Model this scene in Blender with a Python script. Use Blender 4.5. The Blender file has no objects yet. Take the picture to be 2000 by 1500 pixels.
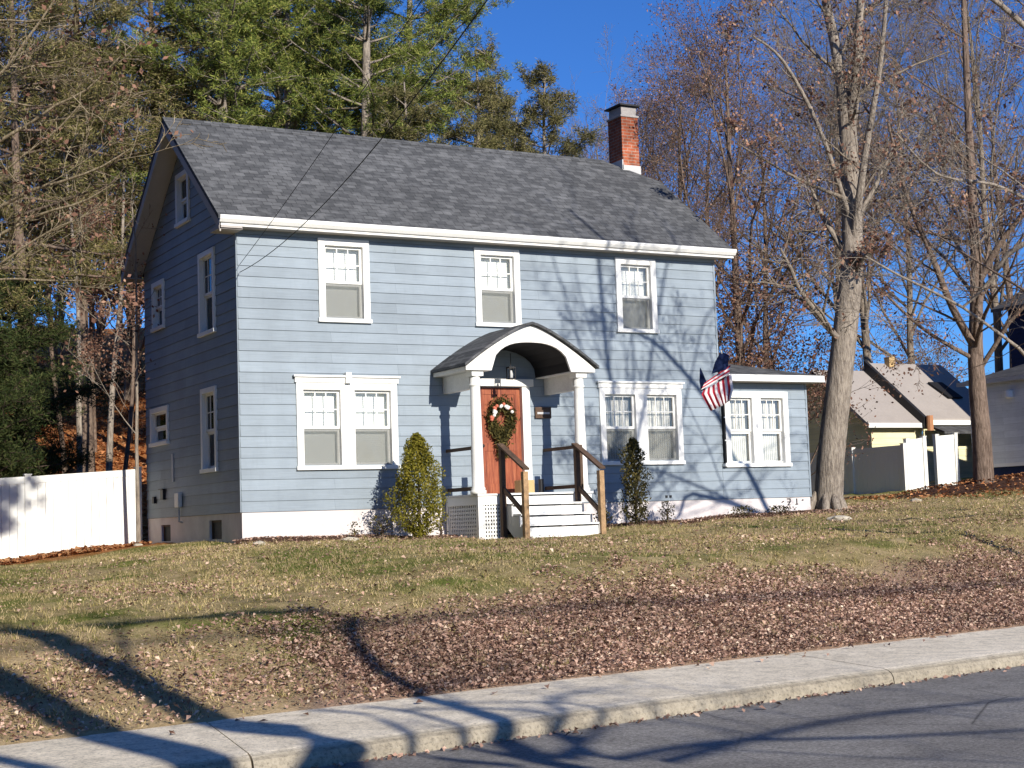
import bpy, math, random
import numpy as np
from mathutils import Vector, Matrix
R = math.radians
rng = np.random.default_rng(7)
random.seed(7)
sc = bpy.context.scene
col = sc.collection

# ------------------------------------------------------------------ camera
CAM = np.array([-9.2476, -26.5338, -0.3345]); FPX = 3054.05
def _rot(yaw, pitch, roll):
    cy, sy, cp, sp, cr, sr = math.cos(yaw), math.sin(yaw), math.cos(pitch), math.sin(pitch), math.cos(roll), math.sin(roll)
    F = np.array([sy*cp, cy*cp, sp]); R0 = np.array([cy, -sy, 0]); U0 = np.cross(R0, F)
    return cr*R0+sr*U0, -sr*R0+cr*U0, F
CR, CU, CF = _rot(0.50868388, 0.08819438, -0.03401739)
cd = bpy.data.cameras.new('camera'); cam = bpy.data.objects.new('camera', cd); col.objects.link(cam)
cam.matrix_world = Matrix(((CR[0], CU[0], -CF[0], CAM[0]), (CR[1], CU[1], -CF[1], CAM[1]), (CR[2], CU[2], -CF[2], CAM[2]), (0, 0, 0, 1)))
cd.sensor_width = 36; cd.lens = FPX/2000*36; cd.clip_end = 2000; cd.clip_start = 0.1
sc.camera = cam
def at(px, py, d):      # a surveyed point: direction seen from the street, at distance d
    return CAM + d*(CF + CR*(px-1000)/FPX - CU*(py-750)/FPX)

# ------------------------------------------------------------------ light
SUN_EL = 22.5
ldir = np.array([-0.035, 1.0, -math.tan(R(SUN_EL))]); ldir /= np.linalg.norm(ldir)
sd = bpy.data.lights.new('sun', 'SUN'); sd.energy = 5.0; sd.angle = R(0.53); sd.color = (1.0, 0.93, 0.82)
so = bpy.data.objects.new('sun', sd); col.objects.link(so)
so.rotation_euler = Vector(-ldir).to_track_quat('Z', 'Y').to_euler()
w = bpy.data.worlds.new('World'); sc.world = w; w.use_nodes = True
nt = w.node_tree; bg = nt.nodes['Background']
sk = nt.nodes.new('ShaderNodeTexSky'); sk.sky_type = 'NISHITA'; sk.sun_disc = False
sk.sun_elevation = R(SUN_EL); sk.sun_rotation = math.atan2(-ldir[0], -ldir[1])
sk.air_density = 1.0; sk.dust_density = 0.0; sk.ozone_density = 3.0; sk.altitude = 1500
sk_mix = nt.nodes.new('ShaderNodeMix'); sk_mix.data_type = 'RGBA'; sk_mix.blend_type = 'MULTIPLY'; sk_mix.inputs[0].default_value = 1
nt.links.new(sk.outputs[0], sk_mix.inputs[6]); sk_mix.inputs[7].default_value = (0.50, 1.02, 1.80, 1)     # deep clear autumn blue
nt.links.new(sk_mix.outputs[2], bg.inputs[0]); bg.inputs[1].default_value = 0.061
sc.view_settings.view_transform = 'Standard'; sc.view_settings.look = 'None'
sc.view_settings.exposure = 0.34; sc.view_settings.gamma = 1

# ------------------------------------------------------------------ materials
class NT:
    def __init__(s, name, rough=0.8, spec=0.3):
        s.m = bpy.data.materials.new(name); s.m.use_nodes = True; s.t = s.m.node_tree
        s.b = s.t.nodes['Principled BSDF']; s.b.inputs['Roughness'].default_value = rough
        s.b.inputs['Specular IOR Level'].default_value = spec; s._co = None
    def n(s, ty, **kw):
        o = s.t.nodes.new(ty)
        for k, v in kw.items():
            if k in o.inputs: s.set(o.inputs[k], v)
            else: setattr(o, k, v)
        return o
    def set(s, inp, v):
        if hasattr(v, 'is_linked') or isinstance(v, bpy.types.NodeSocket): s.t.links.new(v, inp)
        elif isinstance(v, tuple) and len(v) == 3 and inp.type == 'RGBA': inp.default_value = (*v, 1)
        else: inp.default_value = v
    def co(s):
        if s._co is None: s._co = s.t.nodes.new('ShaderNodeTexCoord').outputs['Object']
        return s._co
    def mapping(s, sc_=(1, 1, 1), rot=(0, 0, 0), vec=None):
        o = s.n('ShaderNodeMapping'); s.set(o.inputs['Vector'], vec or s.co())
        o.inputs['Scale'].default_value = sc_; o.inputs['Rotation'].default_value = rot
        return o.outputs[0]
    def noise(s, scale, detail=4, rough=0.6, vec=None):
        o = s.n('ShaderNodeTexNoise'); o.inputs['Scale'].default_value = scale
        o.inputs['Detail'].default_value = detail; o.inputs['Roughness'].default_value = rough
        s.set(o.inputs['Vector'], vec or s.co()); return o.outputs['Fac']
    def ramp(s, fac, stops, interp='LINEAR'):
        o = s.n('ShaderNodeValToRGB'); s.set(o.inputs[0], fac); o.color_ramp.interpolation = interp
        e = o.color_ramp.elements
        while len(e) < len(stops): e.new(0.5)
        for i, (p, c) in enumerate(stops):
            e[i].position = p; e[i].color = (c, c, c, 1) if isinstance(c, (int, float)) else (*c, 1)
        return o.outputs[0]
    def mix(s, fac, a, b, mode='MIX'):
        o = s.n('ShaderNodeMix', data_type='RGBA', blend_type=mode)
        s.set(o.inputs[0], fac); s.set(o.inputs[6], a); s.set(o.inputs[7], b); return o.outputs[2]
    def math(s, op, a, b=0.0):
        o = s.n('ShaderNodeMath', operation=op); s.set(o.inputs[0], a); s.set(o.inputs[1], b); return o.outputs[0]
    def sep(s, vec=None):
        o = s.n('ShaderNodeSeparateXYZ'); s.set(o.inputs[0], vec or s.co()); return o.outputs
    def comb(s, x, y, z):
        o = s.n('ShaderNodeCombineXYZ'); s.set(o.inputs[0], x); s.set(o.inputs[1], y); s.set(o.inputs[2], z); return o.outputs[0]
    def bump(s, h, strength=0.3, dist=0.02):
        o = s.n('ShaderNodeBump'); s.set(o.inputs['Height'], h); o.inputs['Strength'].default_value = strength
        o.inputs['Distance'].default_value = dist; s.t.links.new(o.outputs[0], s.b.inputs['Normal'])
    def color(s, c): s.set(s.b.inputs['Base Color'], c); return s

def mottled(name, c, var=0.12, scale=3.0, rough=0.7, spec=0.3, bump=0.0, fine=40):
    k = NT(name, rough, spec)
    a = tuple(x*(1-var) for x in c); b = tuple(min(1, x*(1+var)) for x in c)
    f = k.mix(0.5, k.noise(scale, 5), k.noise(fine, 3))
    k.color(k.ramp(f, [(0.35, a), (0.65, b)]))
    if bump: k.bump(k.noise(fine, 4), bump, 0.01)
    return k.m
M = {}
def siding_mat(name, c):
    k = NT(name, 0.6, 0.25)
    x = k.sep()
    base = k.ramp(k.noise(1.1, 5), [(0.35, tuple(v*0.9 for v in c)), (0.65, tuple(v*1.07 for v in c))])
    wv = k.mapping((0.8, 0.8, 24))
    g = k.ramp(k.noise(2.2, 4, 0.6, wv), [(0.3, 0.90), (0.7, 1.06)])
    c2 = k.mix(1.0, base, g, 'MULTIPLY')
    # board joints: thin vertical seams, staggered per course
    br = k.n('ShaderNodeTexBrick'); k.set(br.inputs['Vector'], k.comb(k.math('ADD', x[0], x[1]), k.math('ADD', x[2], -0.5), 0.0)); br.offset = 0.43
    br.inputs['Scale'].default_value = 1.0; br.inputs['Brick Width'].default_value = 3.1; br.inputs['Row Height'].default_value = 0.192; br.inputs['Mortar Size'].default_value = 0.0022
    br.inputs['Color1'].default_value = (0.90, 0.90, 0.90, 1); br.inputs['Color2'].default_value = (1.06, 1.06, 1.06, 1); br.inputs['Mortar'].default_value = (0.6, 0.6, 0.6, 1)
    c2 = k.mix(1.0, c2, br.outputs[0], 'MULTIPLY')
    dirt = k.math('ADD', k.math('MULTIPLY', x[2], -1.3), k.math('MULTIPLY', k.noise(3.5, 5), 1.2))
    c2 = k.mix(k.ramp(dirt, [(-0.05, 0.0), (0.25, 0.35)]), c2, (0.20, 0.19, 0.17))
    stain = k.ramp(k.noise(4, 4, 0.6, k.mapping((3, 3, 0.5))), [(0.55, 1.0), (0.8, 0.88)])
    k.color(k.mix(0.7, c2, k.mix(1.0, c2, stain, 'MULTIPLY')))
    k.bump(k.noise(3, 5, 0.7, k.mapping((3, 3, 60))), 0.25, 0.006)
    return k.m
M['siding'] = siding_mat('blue_siding', (0.265, 0.315, 0.362))
M['siding_grey'] = siding_mat('grey_siding', (0.72, 0.74, 0.76))
M['siding_yellow'] = siding_mat('yellow_siding', (0.78, 0.73, 0.46))
M['white'] = mottled('white_paint', (0.80, 0.80, 0.77), 0.05, 2, 0.5, 0.3, 0.08)
M['white_worn'] = mottled('worn_white_paint', (0.74, 0.73, 0.70), 0.10, 5, 0.6, 0.3, 0.15, 30)
M['vinyl'] = mottled('white_vinyl', (0.78, 0.78, 0.74), 0.03, 1, 0.4, 0.35)
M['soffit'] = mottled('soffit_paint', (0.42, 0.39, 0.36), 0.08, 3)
M['trimgrey'] = mottled('grey_trim', (0.5, 0.5, 0.5), 0.08, 3)
M['wood'] = mottled('sunlit_weathered_wood', (0.34, 0.22, 0.12), 0.35, 8, 0.8, 0.2, 0.3, 60)  # newel tan as lit by the sun
M['darkwood'] = mottled('dark_and_shaded_wood', (0.10, 0.065, 0.045), 0.3, 8, 0.8, 0.2, 0.3, 60)  # dark wood, also the tone of the shaded porch rails
M['black'] = mottled('black_metal', (0.02, 0.02, 0.022), 0.2, 8, 0.5)
M['wire'] = mottled('wire_sheath', (0.015, 0.015, 0.017), 0.1, 8, 0.7)
M['navy'] = mottled('shaded_navy', (0.015, 0.025, 0.07), 0.2, 3, 0.8, 0.1)
M['navy_cloth'] = mottled('navy_cloth', (0.012, 0.02, 0.06), 0.2, 8, 0.9, 0.05)
M['stone'] = mottled('pale_stone', (0.5, 0.45, 0.36), 0.25, 12, 0.9, 0.2, 0.5)
M['tan'] = mottled('tan_cardboard', (0.5, 0.34, 0.16), 0.12, 6)
M['ochre'] = mottled('clay_pipe', (0.42, 0.2, 0.1), 0.2, 6)
# foundation: painted, slightly pink, grimy foot
k = NT('painted_foundation', 0.85, 0.2)
f = k.noise(2.5, 6); z = k.sep()[2]
base = k.ramp(f, [(0.3, (0.58, 0.53, 0.52)), (0.7, (0.72, 0.67, 0.65))])
grime = k.math('ADD', k.math('MULTIPLY', z, -1.6), k.math('MULTIPLY', k.noise(6, 4), 0.9))
k.color(k.mix(k.ramp(grime, [(1.05, 0.0), (1.5, 0.55)]), base, (0.25, 0.17, 0.12))); k.bump(k.noise(30, 5), 0.4, 0.01)
M['foundation'] = k.m
# shingles
def shingles(name, dark, light, sx=1.0, slope=1.6):
    k = NT(name, 0.95, 0.12)
    x = k.sep(); v = k.comb(x[0], k.math('MULTIPLY', x[2], slope), 0.0)
    br = k.n('ShaderNodeTexBrick'); k.set(br.inputs['Vector'], v)
    br.offset = 0.37; br.inputs['Scale'].default_value = 1.0
    br.inputs['Brick Width'].default_value = 0.19*sx; br.inputs['Row Height'].default_value = 0.145*sx
    br.inputs['Mortar Size'].default_value = 0.006; br.inputs['Bias'].default_value = -0.25
    br.inputs['Color1'].default_value = (*dark, 1); br.inputs['Color2'].default_value = (*light, 1)
    br.inputs['Mortar'].default_value = (dark[0]*0.45, dark[1]*0.45, dark[2]*0.45, 1)
    pv = k.mapping((1.7, 1.7, 4.5))
    patch = k.ramp(k.noise(2.2, 3, 0.5, pv), [(0.5, 0.0), (0.72, 0.55)])
    c1 = k.mix(patch, br.outputs[0], tuple(min(1, q*1.35) for q in light))
    grit = k.ramp(k.noise(120, 2), [(0.3, 0.78), (0.7, 1.2)])
    big = k.ramp(k.noise(0.5, 3), [(0.3, 0.85), (0.7, 1.12)])
    k.color(k.mix(1.0, k.mix(1.0, c1, grit, 'MULTIPLY'), big, 'MULTIPLY'))
    k.bump(br.outputs['Fac'], -0.5, 0.012)
    return k.m
M['roof'] = shingles('charcoal_shingles', (0.075, 0.078, 0.083), (0.145, 0.148, 0.153))
M['roof_pale'] = mottled('pale_shingles', (0.36, 0.325, 0.30), 0.08, 1.5, 0.95, 0.1, 0.3, 14)
M['roof_grey'] = shingles('grey_shingles', (0.07, 0.07, 0.075), (0.12, 0.12, 0.125))
# brick chimney
k = NT('red_brick', 0.9, 0.15); x = k.sep(); v = k.comb(k.math('ADD', x[0], x[1]), x[2], 0.0)
br = k.n('ShaderNodeTexBrick'); k.set(br.inputs['Vector'], v); br.inputs['Scale'].default_value = 1.0
br.inputs['Brick Width'].default_value = 0.21; br.inputs['Row Height'].default_value = 0.072; br.inputs['Mortar Size'].default_value = 0.007
br.inputs['Color1'].default_value = (0.48, 0.13, 0.06, 1); br.inputs['Color2'].default_value = (0.36, 0.11, 0.06, 1); br.inputs['Mortar'].default_value = (0.4, 0.3, 0.24, 1)
gr = k.ramp(k.noise(5, 5), [(0.35, 0.45), (0.65, 1.2)]); gr = k.mix(k.ramp(k.math('ADD', x[2], -8.3), [(0.0, 0.0), (0.9, 0.7)]), gr, (0.45, 0.42, 0.42))
k.color(k.mix(1.0, br.outputs[0], gr, 'MULTIPLY')); k.bump(br.outputs['Fac'], -0.5, 0.01); M['brick'] = k.m
# concrete
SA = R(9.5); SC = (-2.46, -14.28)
k = NT('sidewalk_concrete', 0.92, 0.2)
c1 = k.ramp(k.noise(1.3, 5), [(0.3, (0.74, 0.66, 0.52)), (0.7, (0.90, 0.81, 0.65))])
agg = k.ramp(k.noise(34, 5, 0.8), [(0.36, 0.5), (0.48, 0.98), (0.7, 1.2)])
st = k.ramp(k.noise(5, 6, 0.7), [(0.3, 0.68), (0.55, 1.05)])
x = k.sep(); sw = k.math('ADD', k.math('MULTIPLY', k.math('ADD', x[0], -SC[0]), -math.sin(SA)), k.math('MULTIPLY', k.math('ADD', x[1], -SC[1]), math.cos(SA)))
tone = k.ramp(k.math('ADD', k.math('MULTIPLY', sw, -1.0), -1.0), [(0.58, (1.0, 1.0, 1.0)), (0.68, (0.42, 0.41, 0.39))])  # curb face coloured darker to offset the low sun, dirtier aggregate too
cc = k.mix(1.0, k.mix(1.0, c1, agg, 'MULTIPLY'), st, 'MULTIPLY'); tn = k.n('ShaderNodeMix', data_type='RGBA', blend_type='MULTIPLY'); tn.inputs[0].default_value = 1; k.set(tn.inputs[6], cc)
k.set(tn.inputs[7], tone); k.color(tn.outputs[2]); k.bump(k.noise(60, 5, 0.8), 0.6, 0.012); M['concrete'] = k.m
# asphalt
k = NT('asphalt', 0.9, 0.25)
c1 = k.ramp(k.noise(0.6, 5), [(0.3, (0.21, 0.20, 0.19)), (0.7, (0.30, 0.288, 0.272))])
agg = k.ramp(k.noise(36, 5, 0.85), [(0.34, 0.45), (0.5, 1.0), (0.68, 1.75)])
vo = k.n('ShaderNodeTexVoronoi', feature='DISTANCE_TO_EDGE'); wv = k.mix(0.12, k.co(), k.n('ShaderNodeTexNoise', Scale=1.5).outputs['Color']); k.set(vo.inputs['Vector'], wv); vo.inputs['Scale'].default_value = 0.45
crk = k.ramp(vo.outputs['Distance'], [(0.0, 0.35), (0.006, 1.0)]); crk = k.mix(k.ramp(k.noise(0.3, 2), [(0.45, 0.0), (0.6, 1.0)]), (1, 1, 1), crk)
oil = k.ramp(k.noise(1.8, 5, 0.7), [(0.35, 0.82), (0.6, 1.08)])
k.color(k.mix(1.0, k.mix(1.0, k.mix(1.0, c1, agg, 'MULTIPLY'), crk, 'MULTIPLY'), oil, 'MULTIPLY')); k.bump(k.noise(110, 4, 0.8), 0.8, 0.012); M['asphalt'] = k.m
# lawn / soil
SA = R(9.5); SC = (-2.46, -14.28)
k = NT('lawn_ground', 0.97, 0.05); x = k.sep()
s_ = k.math('ADD', k.math('MULTIPLY', k.math('ADD', x[0], -SC[0]), -math.sin(SA)), k.math('MULTIPLY', k.math('ADD', x[1], -SC[1]), math.cos(SA)))
big = k.noise(0.35, 5, 0.65); mid = k.noise(1.7, 6, 0.7); fine = k.noise(22, 5, 0.8)
grass = k.ramp(k.mix(0.45, mid, fine), [(0.32, (0.16, 0.14, 0.05)), (0.45, (0.31, 0.25, 0.11)), (0.56, (0.48, 0.37, 0.20)), (0.7, (0.60, 0.47, 0.29))])
green = k.ramp(k.mix(0.4, mid, fine), [(0.3, (0.08, 0.10, 0.022)), (0.5, (0.17, 0.20, 0.045)), (0.7, (0.34, 0.30, 0.11))])
lawn = k.mix(k.ramp(big, [(0.42, 0.0), (0.52, 1.0)]), green, grass)
litter = k.ramp(k.noise(30, 5, 0.8), [(0.3, (0.16, 0.10, 0.07)), (0.5, (0.40, 0.27, 0.19)), (0.7, (0.56, 0.41, 0.29))])
hill = k.ramp(k.noise(9, 6, 0.8), [(0.3, (0.18, 0.06, 0.02)), (0.5, (0.42, 0.17, 0.06)), (0.7, (0.55, 0.27, 0.11))])
edge = k.math('ADD', s_, k.math('MULTIPLY', k.math('ADD', big, -0.5), 3.0))
edge = k.math('ADD', edge, k.math('MULTIPLY', k.ramp(k.math('MULTIPLY', x[0], -0.1), [(0.30, 0.0), (0.48, 1.0)]), 2.6))
straw = k.ramp(k.mix(0.45, mid, fine), [(0.32, (0.24, 0.17, 0.08)), (0.5, (0.50, 0.37, 0.21)), (0.7, (0.68, 0.52, 0.33))])
lawn = k.mix(k.ramp(k.math('ADD', k.math('MULTIPLY', x[0], -0.1), k.math('MULTIPLY', s_, -0.06)), [(0.28, 0.0), (0.40, 0.85)]), lawn, straw)
c1 = k.mix(k.ramp(k.math('MULTIPLY', edge, 0.1), [(0.20, 1.0), (0.30, 0.0)]), lawn, litter)
hy = k.math('ADD', k.math('MULTIPLY', x[1], 0.1), k.math('MULTIPLY', k.math('ADD', mid, -0.5), 0.12)); hy = k.math('ADD', hy, k.ramp(k.math('MULTIPLY', x[0], 0.04), [(0.56, 0.0), (0.64, (-9.0))])) if 0 else k.math('MULTIPLY', hy, k.ramp(k.math('MULTIPLY', x[0], 0.04), [(0.52, 1.0), (0.62, 0.0)]))
c2 = k.mix(k.ramp(hy, [(0.30, 0.0), (0.42, 1.0)]), c1, hill)
k.color(c2); k.bump(k.mix(0.5, fine, k.noise(60, 3)), 1.0, 0.05); M['ground'] = k.m
M['mulch'] = mottled('dark_mulch', (0.075, 0.04, 0.028), 0.5, 9, 0.95, 0.05, 0.8, 40)
# bark
def bark(name, a, b, sz=1.0):
    k = NT(name, 0.95, 0.1)
    v = k.mapping((11*sz, 11*sz, 1.8*sz))
    n1 = k.noise(2.2, 6, 0.7, v); n2 = k.noise(1.2, 4)
    c = k.ramp(k.mix(0.25, n1, n2), [(0.40, a), (0.58, b)]); lich = k.ramp(k.noise(3.3, 4, 0.7), [(0.58, 0.0), (0.68, 0.35)]); c = k.mix(lich, c, tuple(v_*0.55 for v_ in a))
    k.color(c); k.bump(n1, 1.0, 0.05); return k.m
M['bark_pale'] = bark('pale_grey_bark', (0.18, 0.15, 0.125), (0.39, 0.335, 0.275))
M['bark_mid'] = bark('grey_brown_bark', (0.12, 0.085, 0.065), (0.27, 0.20, 0.155))
M['bark_dark'] = bark('dark_bark', (0.045, 0.033, 0.028), (0.13, 0.095, 0.075))
M['bark_tan'] = bark('tan_twig_bark', (0.24, 0.19, 0.12), (0.46, 0.38, 0.26))
M['bark_mauve'] = bark('mauve_twig_bark', (0.14, 0.11, 0.085), (0.33, 0.275, 0.215))
def leafmat(name, stops, trans=0.25):
    k = NT(name, 0.75, 0.15)
    g = k.t.nodes.new('ShaderNodeNewGeometry')
    cc = k.ramp(g.outputs['Random Per Island'], stops)
    nz = k.ramp(k.noise(0.35, 3), [(0.35, 0.78), (0.65, 1.2)])
    cc = k.mix(1.0, cc, nz, 'MULTIPLY')
    k.color(cc)
    tr = k.n('ShaderNodeBsdfTranslucent'); k.set(tr.inputs[0], cc)
    ms = k.n('ShaderNodeMixShader'); ms.inputs[0].default_value = trans
    k.t.links.new(k.b.outputs[0], ms.inputs[1]); k.t.links.new(tr.outputs[0], ms.inputs[2])
    k.t.links.new(ms.outputs[0], k.t.nodes['Material Output'].inputs[0]); return k.m
M['pine'] = leafmat('pine_needles', [(0.0, (0.05, 0.075, 0.02)), (0.35, (0.12, 0.16, 0.035)), (0.7, (0.24, 0.28, 0.06)), (1.0, (0.42, 0.40, 0.11))])
M['pine_dull'] = leafmat('dull_pine_needles', [(0.0, (0.06, 0.065, 0.025)), (0.5, (0.17, 0.16, 0.06)), (1.0, (0.32, 0.27, 0.13))])
M['hemlock'] = leafmat('olive_needles', [(0.0, (0.05, 0.06, 0.02)), (0.4, (0.16, 0.15, 0.05)), (0.8, (0.29, 0.25, 0.10)), (1.0, (0.40, 0.31, 0.17))])
M['darkgreen'] = leafmat('dark_green_needles', [(0.0, (0.018, 0.03, 0.012)), (0.5, (0.05, 0.075, 0.022)), (1.0, (0.12, 0.13, 0.045))])
M['arbor'] = leafmat('olive_arborvitae', [(0.0, (0.07, 0.07, 0.01)), (0.5, (0.19, 0.175, 0.018)), (1.0, (0.33, 0.27, 0.05))])
M['holly'] = leafmat('dark_holly_leaf', [(0.0, (0.02, 0.022, 0.01)), (0.5, (0.06, 0.055, 0.018)), (1.0, (0.2, 0.16, 0.05))])
M['russet'] = leafmat('russet_leaf', [(0.0, (0.10, 0.05, 0.035)), (0.4, (0.22, 0.115, 0.08)), (0.8, (0.36, 0.20, 0.14)), (1.0, (0.50, 0.33, 0.22))])
M['litter'] = leafmat('fallen_leaf', [(0.0, (0.13, 0.075, 0.055)), (0.25, (0.30, 0.18, 0.135)), (0.6, (0.50, 0.32, 0.24)), (0.92, (0.62, 0.44, 0.33)), (1.0, (0.76, 0.62, 0.46))], 0.1)
M['litter_orange'] = leafmat('orange_fallen_leaf', [(0.0, (0.20, 0.07, 0.03)), (0.5, (0.48, 0.20, 0.08)), (1.0, (0.62, 0.34, 0.16))], 0.1)
M['grass'] = leafmat('grass_blade', [(0.0, (0.10, 0.115, 0.028)), (0.3, (0.26, 0.225, 0.075)), (0.5, (0.45, 0.36, 0.17)), (1.0, (0.62, 0.48, 0.29))], 0.2)
# door: orange-red stained wood, porch shadow put into the darker tones
k = NT('red_stained_door', 0.45, 0.4)
v = k.mapping((14, 14, 1.2)); n1 = k.noise(2.0, 5, 0.7, v)
k.color(k.ramp(n1, [(0.3, (0.11, 0.025, 0.012)), (0.48, (0.25, 0.06, 0.024)), (0.62, (0.34, 0.10, 0.042)), (0.8, (0.46, 0.19, 0.10))])); M['door'] = k.m
# window blind, glass, screen
k = NT('window_blind', 0.8, 0.1); x = k.sep()
sl = k.math('FRACT', k.math('MULTIPLY', x[2], 26)); k.color(k.ramp(sl, [(0.0, (0.60, 0.63, 0.59)), (0.25, (0.80, 0.82, 0.77)), (1.0, (0.74, 0.77, 0.72))])); M['blind'] = k.m
k = NT('lace_curtain', 0.9, 0.1); x = k.sep()
cv = k.n('ShaderNodeTexWave'); k.set(cv.inputs['Vector'], k.mapping((1, 1, 0.05))); cv.inputs['Scale'].default_value = 6; cv.inputs['Distortion'].default_value = 3
k.color(k.ramp(cv.outputs[1], [(0.0, (0.42, 0.42, 0.38)), (1.0, (0.78, 0.77, 0.7))])); M['curtain'] = k.m
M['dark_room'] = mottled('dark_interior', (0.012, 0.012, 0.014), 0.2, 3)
def sheet(name, c, fac_t, gloss):
    m = bpy.data.materials.new(name); m.use_nodes = True; t = m.node_tree; t.nodes.clear()
    o = t.nodes.new('ShaderNodeOutputMaterial'); tr = t.nodes.new('ShaderNodeBsdfTransparent')
    if gloss: g = t.nodes.new('ShaderNodeBsdfGlossy'); g.inputs['Roughness'].default_value = 0.03
    else: g = t.nodes.new('ShaderNodeBsdfDiffuse'); g.inputs[0].default_value = (*c, 1)
    ms = t.nodes.new('ShaderNodeMixShader')
    if gloss:
        fr = t.nodes.new('ShaderNodeFresnel'); fr.inputs[0].default_value = 1.5; t.links.new(fr.outputs[0], ms.inputs[0])
    else: ms.inputs[0].default_value = 1-fac_t
    t.links.new(tr.outputs[0], ms.inputs[1]); t.links.new(g.outputs[0], ms.inputs[2]); t.links.new(ms.outputs[0], o.inputs[0])
    return m
M['glass'] = sheet('window_glass', (1, 1, 1), 0, True)
M['screen'] = sheet('insect_screen', (0.20, 0.21, 0.20), 0.66, False)

# ------------------------------------------------------------------ objects and meshes
def link(name, data, parent=None):
    o = bpy.data.objects.new(name, data); col.objects.link(o)
    if parent: o.parent = parent
    return o
def tag(o, label=None, cat=None, group=None, kind=None):
    if label: o['label'] = label
    if cat: o['category'] = cat
    if group: o['group'] = group
    if kind: o['kind'] = kind
    return o
def empty(name, loc=(0, 0, 0), rz=0):
    o = link(name, None); o.location = loc; o.rotation_euler = (0, 0, rz); o.empty_display_size = 0.3; return o
def np_mesh(name, V, F, mat, smooth=False):
    me = bpy.data.meshes.new(name); V = np.asarray(V, np.float32); F = np.asarray(F, np.int32)
    me.vertices.add(len(V)); me.vertices.foreach_set('co', V.ravel())
    k = F.shape[1]; me.loops.add(F.size); me.loops.foreach_set('vertex_index', F.ravel())
    me.polygons.add(len(F)); me.polygons.foreach_set('loop_start', np.arange(0, F.size, k, dtype=np.int32))
    me.polygons.foreach_set('loop_total', np.full(len(F), k, np.int32))
    me.update(calc_edges=True)
    if smooth: me.polygons.foreach_set('use_smooth', np.ones(len(F), bool))
    me.materials.append(mat); return me
class MB:
    """collects faces, then links them as one mesh object"""
    def __init__(s): s.v = []; s.f = []; s.mi = []; s.cur = 0
    def poly(s, pts):
        n = len(s.v); s.v += [tuple(p) for p in pts]; s.f.append(tuple(range(n, n+len(pts)))); s.mi.append(s.cur)
    def box(s, x0, x1, y0, y1, z0, z1):
        n = len(s.v)
        s.v += [(x, y, z) for z in (z0, z1) for y in (y0, y1) for x in (x0, x1)]
        for q in ((0, 2, 3, 1), (4, 5, 7, 6), (0, 1, 5, 4), (2, 6, 7, 3), (0, 4, 6, 2), (1, 3, 7, 5)):
            s.f.append(tuple(n+i for i in q)); s.mi.append(s.cur)
        return s
    def bar(s, a, b, w, h, up=(0, 0, 1)):
        a, b = Vector(a), Vector(b); d = (b-a).normalized(); sd_ = d.cross(Vector(up))
        if sd_.length < 1e-4: sd_ = Vector((1, 0, 0))
        sd_.normalize(); u = sd_.cross(d); n = len(s.v)
        for p in (a, b):
            for i, j in ((-1, -1), (1, -1), (1, 1), (-1, 1)): s.v.append(tuple(p+sd_*i*w/2+u*j*h/2))
        for q in ((0, 3, 2, 1), (4, 5, 6, 7), (0, 1, 5, 4), (1, 2, 6, 5), (2, 3, 7, 6), (3, 0, 4, 7)):
            s.f.append(tuple(n+i for i in q)); s.mi.append(s.cur)
        return s
    def prism(s, pts, ex):     # pts: planar polygon, ex: extrusion vector
        n = len(s.v); k = len(pts); ex = Vector(ex)
        s.v += [tuple(p) for p in pts]+[tuple(Vector(p)+ex) for p in pts]
        s.f.append(tuple(range(n, n+k))); s.f.append(tuple(range(n+2*k-1, n+k-1, -1))); s.mi += [s.cur]*2
        for i in range(k):
            j = (i+1) % k; s.f.append((n+i, n+i+k, n+j+k, n+j)); s.mi.append(s.cur)
        return s
    def lathe(s, c, prof, seg=16):
        n = len(s.v); k = len(prof)
        for r, z in prof:
            for i in range(seg):
                a = 2*math.pi*i/seg; s.v.append((c[0]+r*math.cos(a), c[1]+r*math.sin(a), c[2]+z))
        for j in range(k-1):
            for i in range(seg):
                i2 = (i+1) % seg; s.f.append((n+j*seg+i, n+j*seg+i2, n+(j+1)*seg+i2, n+(j+1)*seg+i)); s.mi.append(s.cur)
        s.f.append(tuple(n+i for i in range(seg))[::-1]); s.f.append(tuple(n+(k-1)*seg+i for i in range(seg))); s.mi += [s.cur]*2
        return s
    def tube(s, pts, r, seg=6):
        rings = []; pts = [Vector(p) for p in pts]
        for i, p in enumerate(pts):
            t = (pts[min(i+1, len(pts)-1)]-pts[max(i-1, 0)]).normalized(); a = t.orthogonal().normalized() if i == 0 else (a-t*a.dot(t)).normalized()
            b = t.cross(a); n = len(s.v); rr = r[i] if isinstance(r, (list, tuple)) else r
            s.v += [tuple(p+a*rr*math.cos(2*math.pi*q/seg)+b*rr*math.sin(2*math.pi*q/seg)) for q in range(seg)]; rings.append(n)
        for n0, n1 in zip(rings, rings[1:]):
            for q in range(seg): s.f.append((n0+q, n0+(q+1) % seg, n1+(q+1) % seg, n1+q)); s.mi.append(s.cur)
        s.f.append(tuple(rings[0]+q for q in range(seg))[::-1]); s.f.append(tuple(rings[-1]+q for q in range(seg))); s.mi += [s.cur]*2
        return s
    def mesh(s, name, mat, fix=True, bevel=0):
        me = bpy.data.meshes.new(name); me.from_pydata(s.v, [], s.f)
        for m in (mat if isinstance(mat, list) else [mat]): me.materials.append(m)
        if isinstance(mat, list): me.polygons.foreach_set('material_index', s.mi)
        if fix:
            import bmesh
            bm = bmesh.new(); bm.from_mesh(me); bmesh.ops.recalc_face_normals(bm, faces=bm.faces); bm.to_mesh(me); bm.free()
        me.update(); return me
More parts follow.
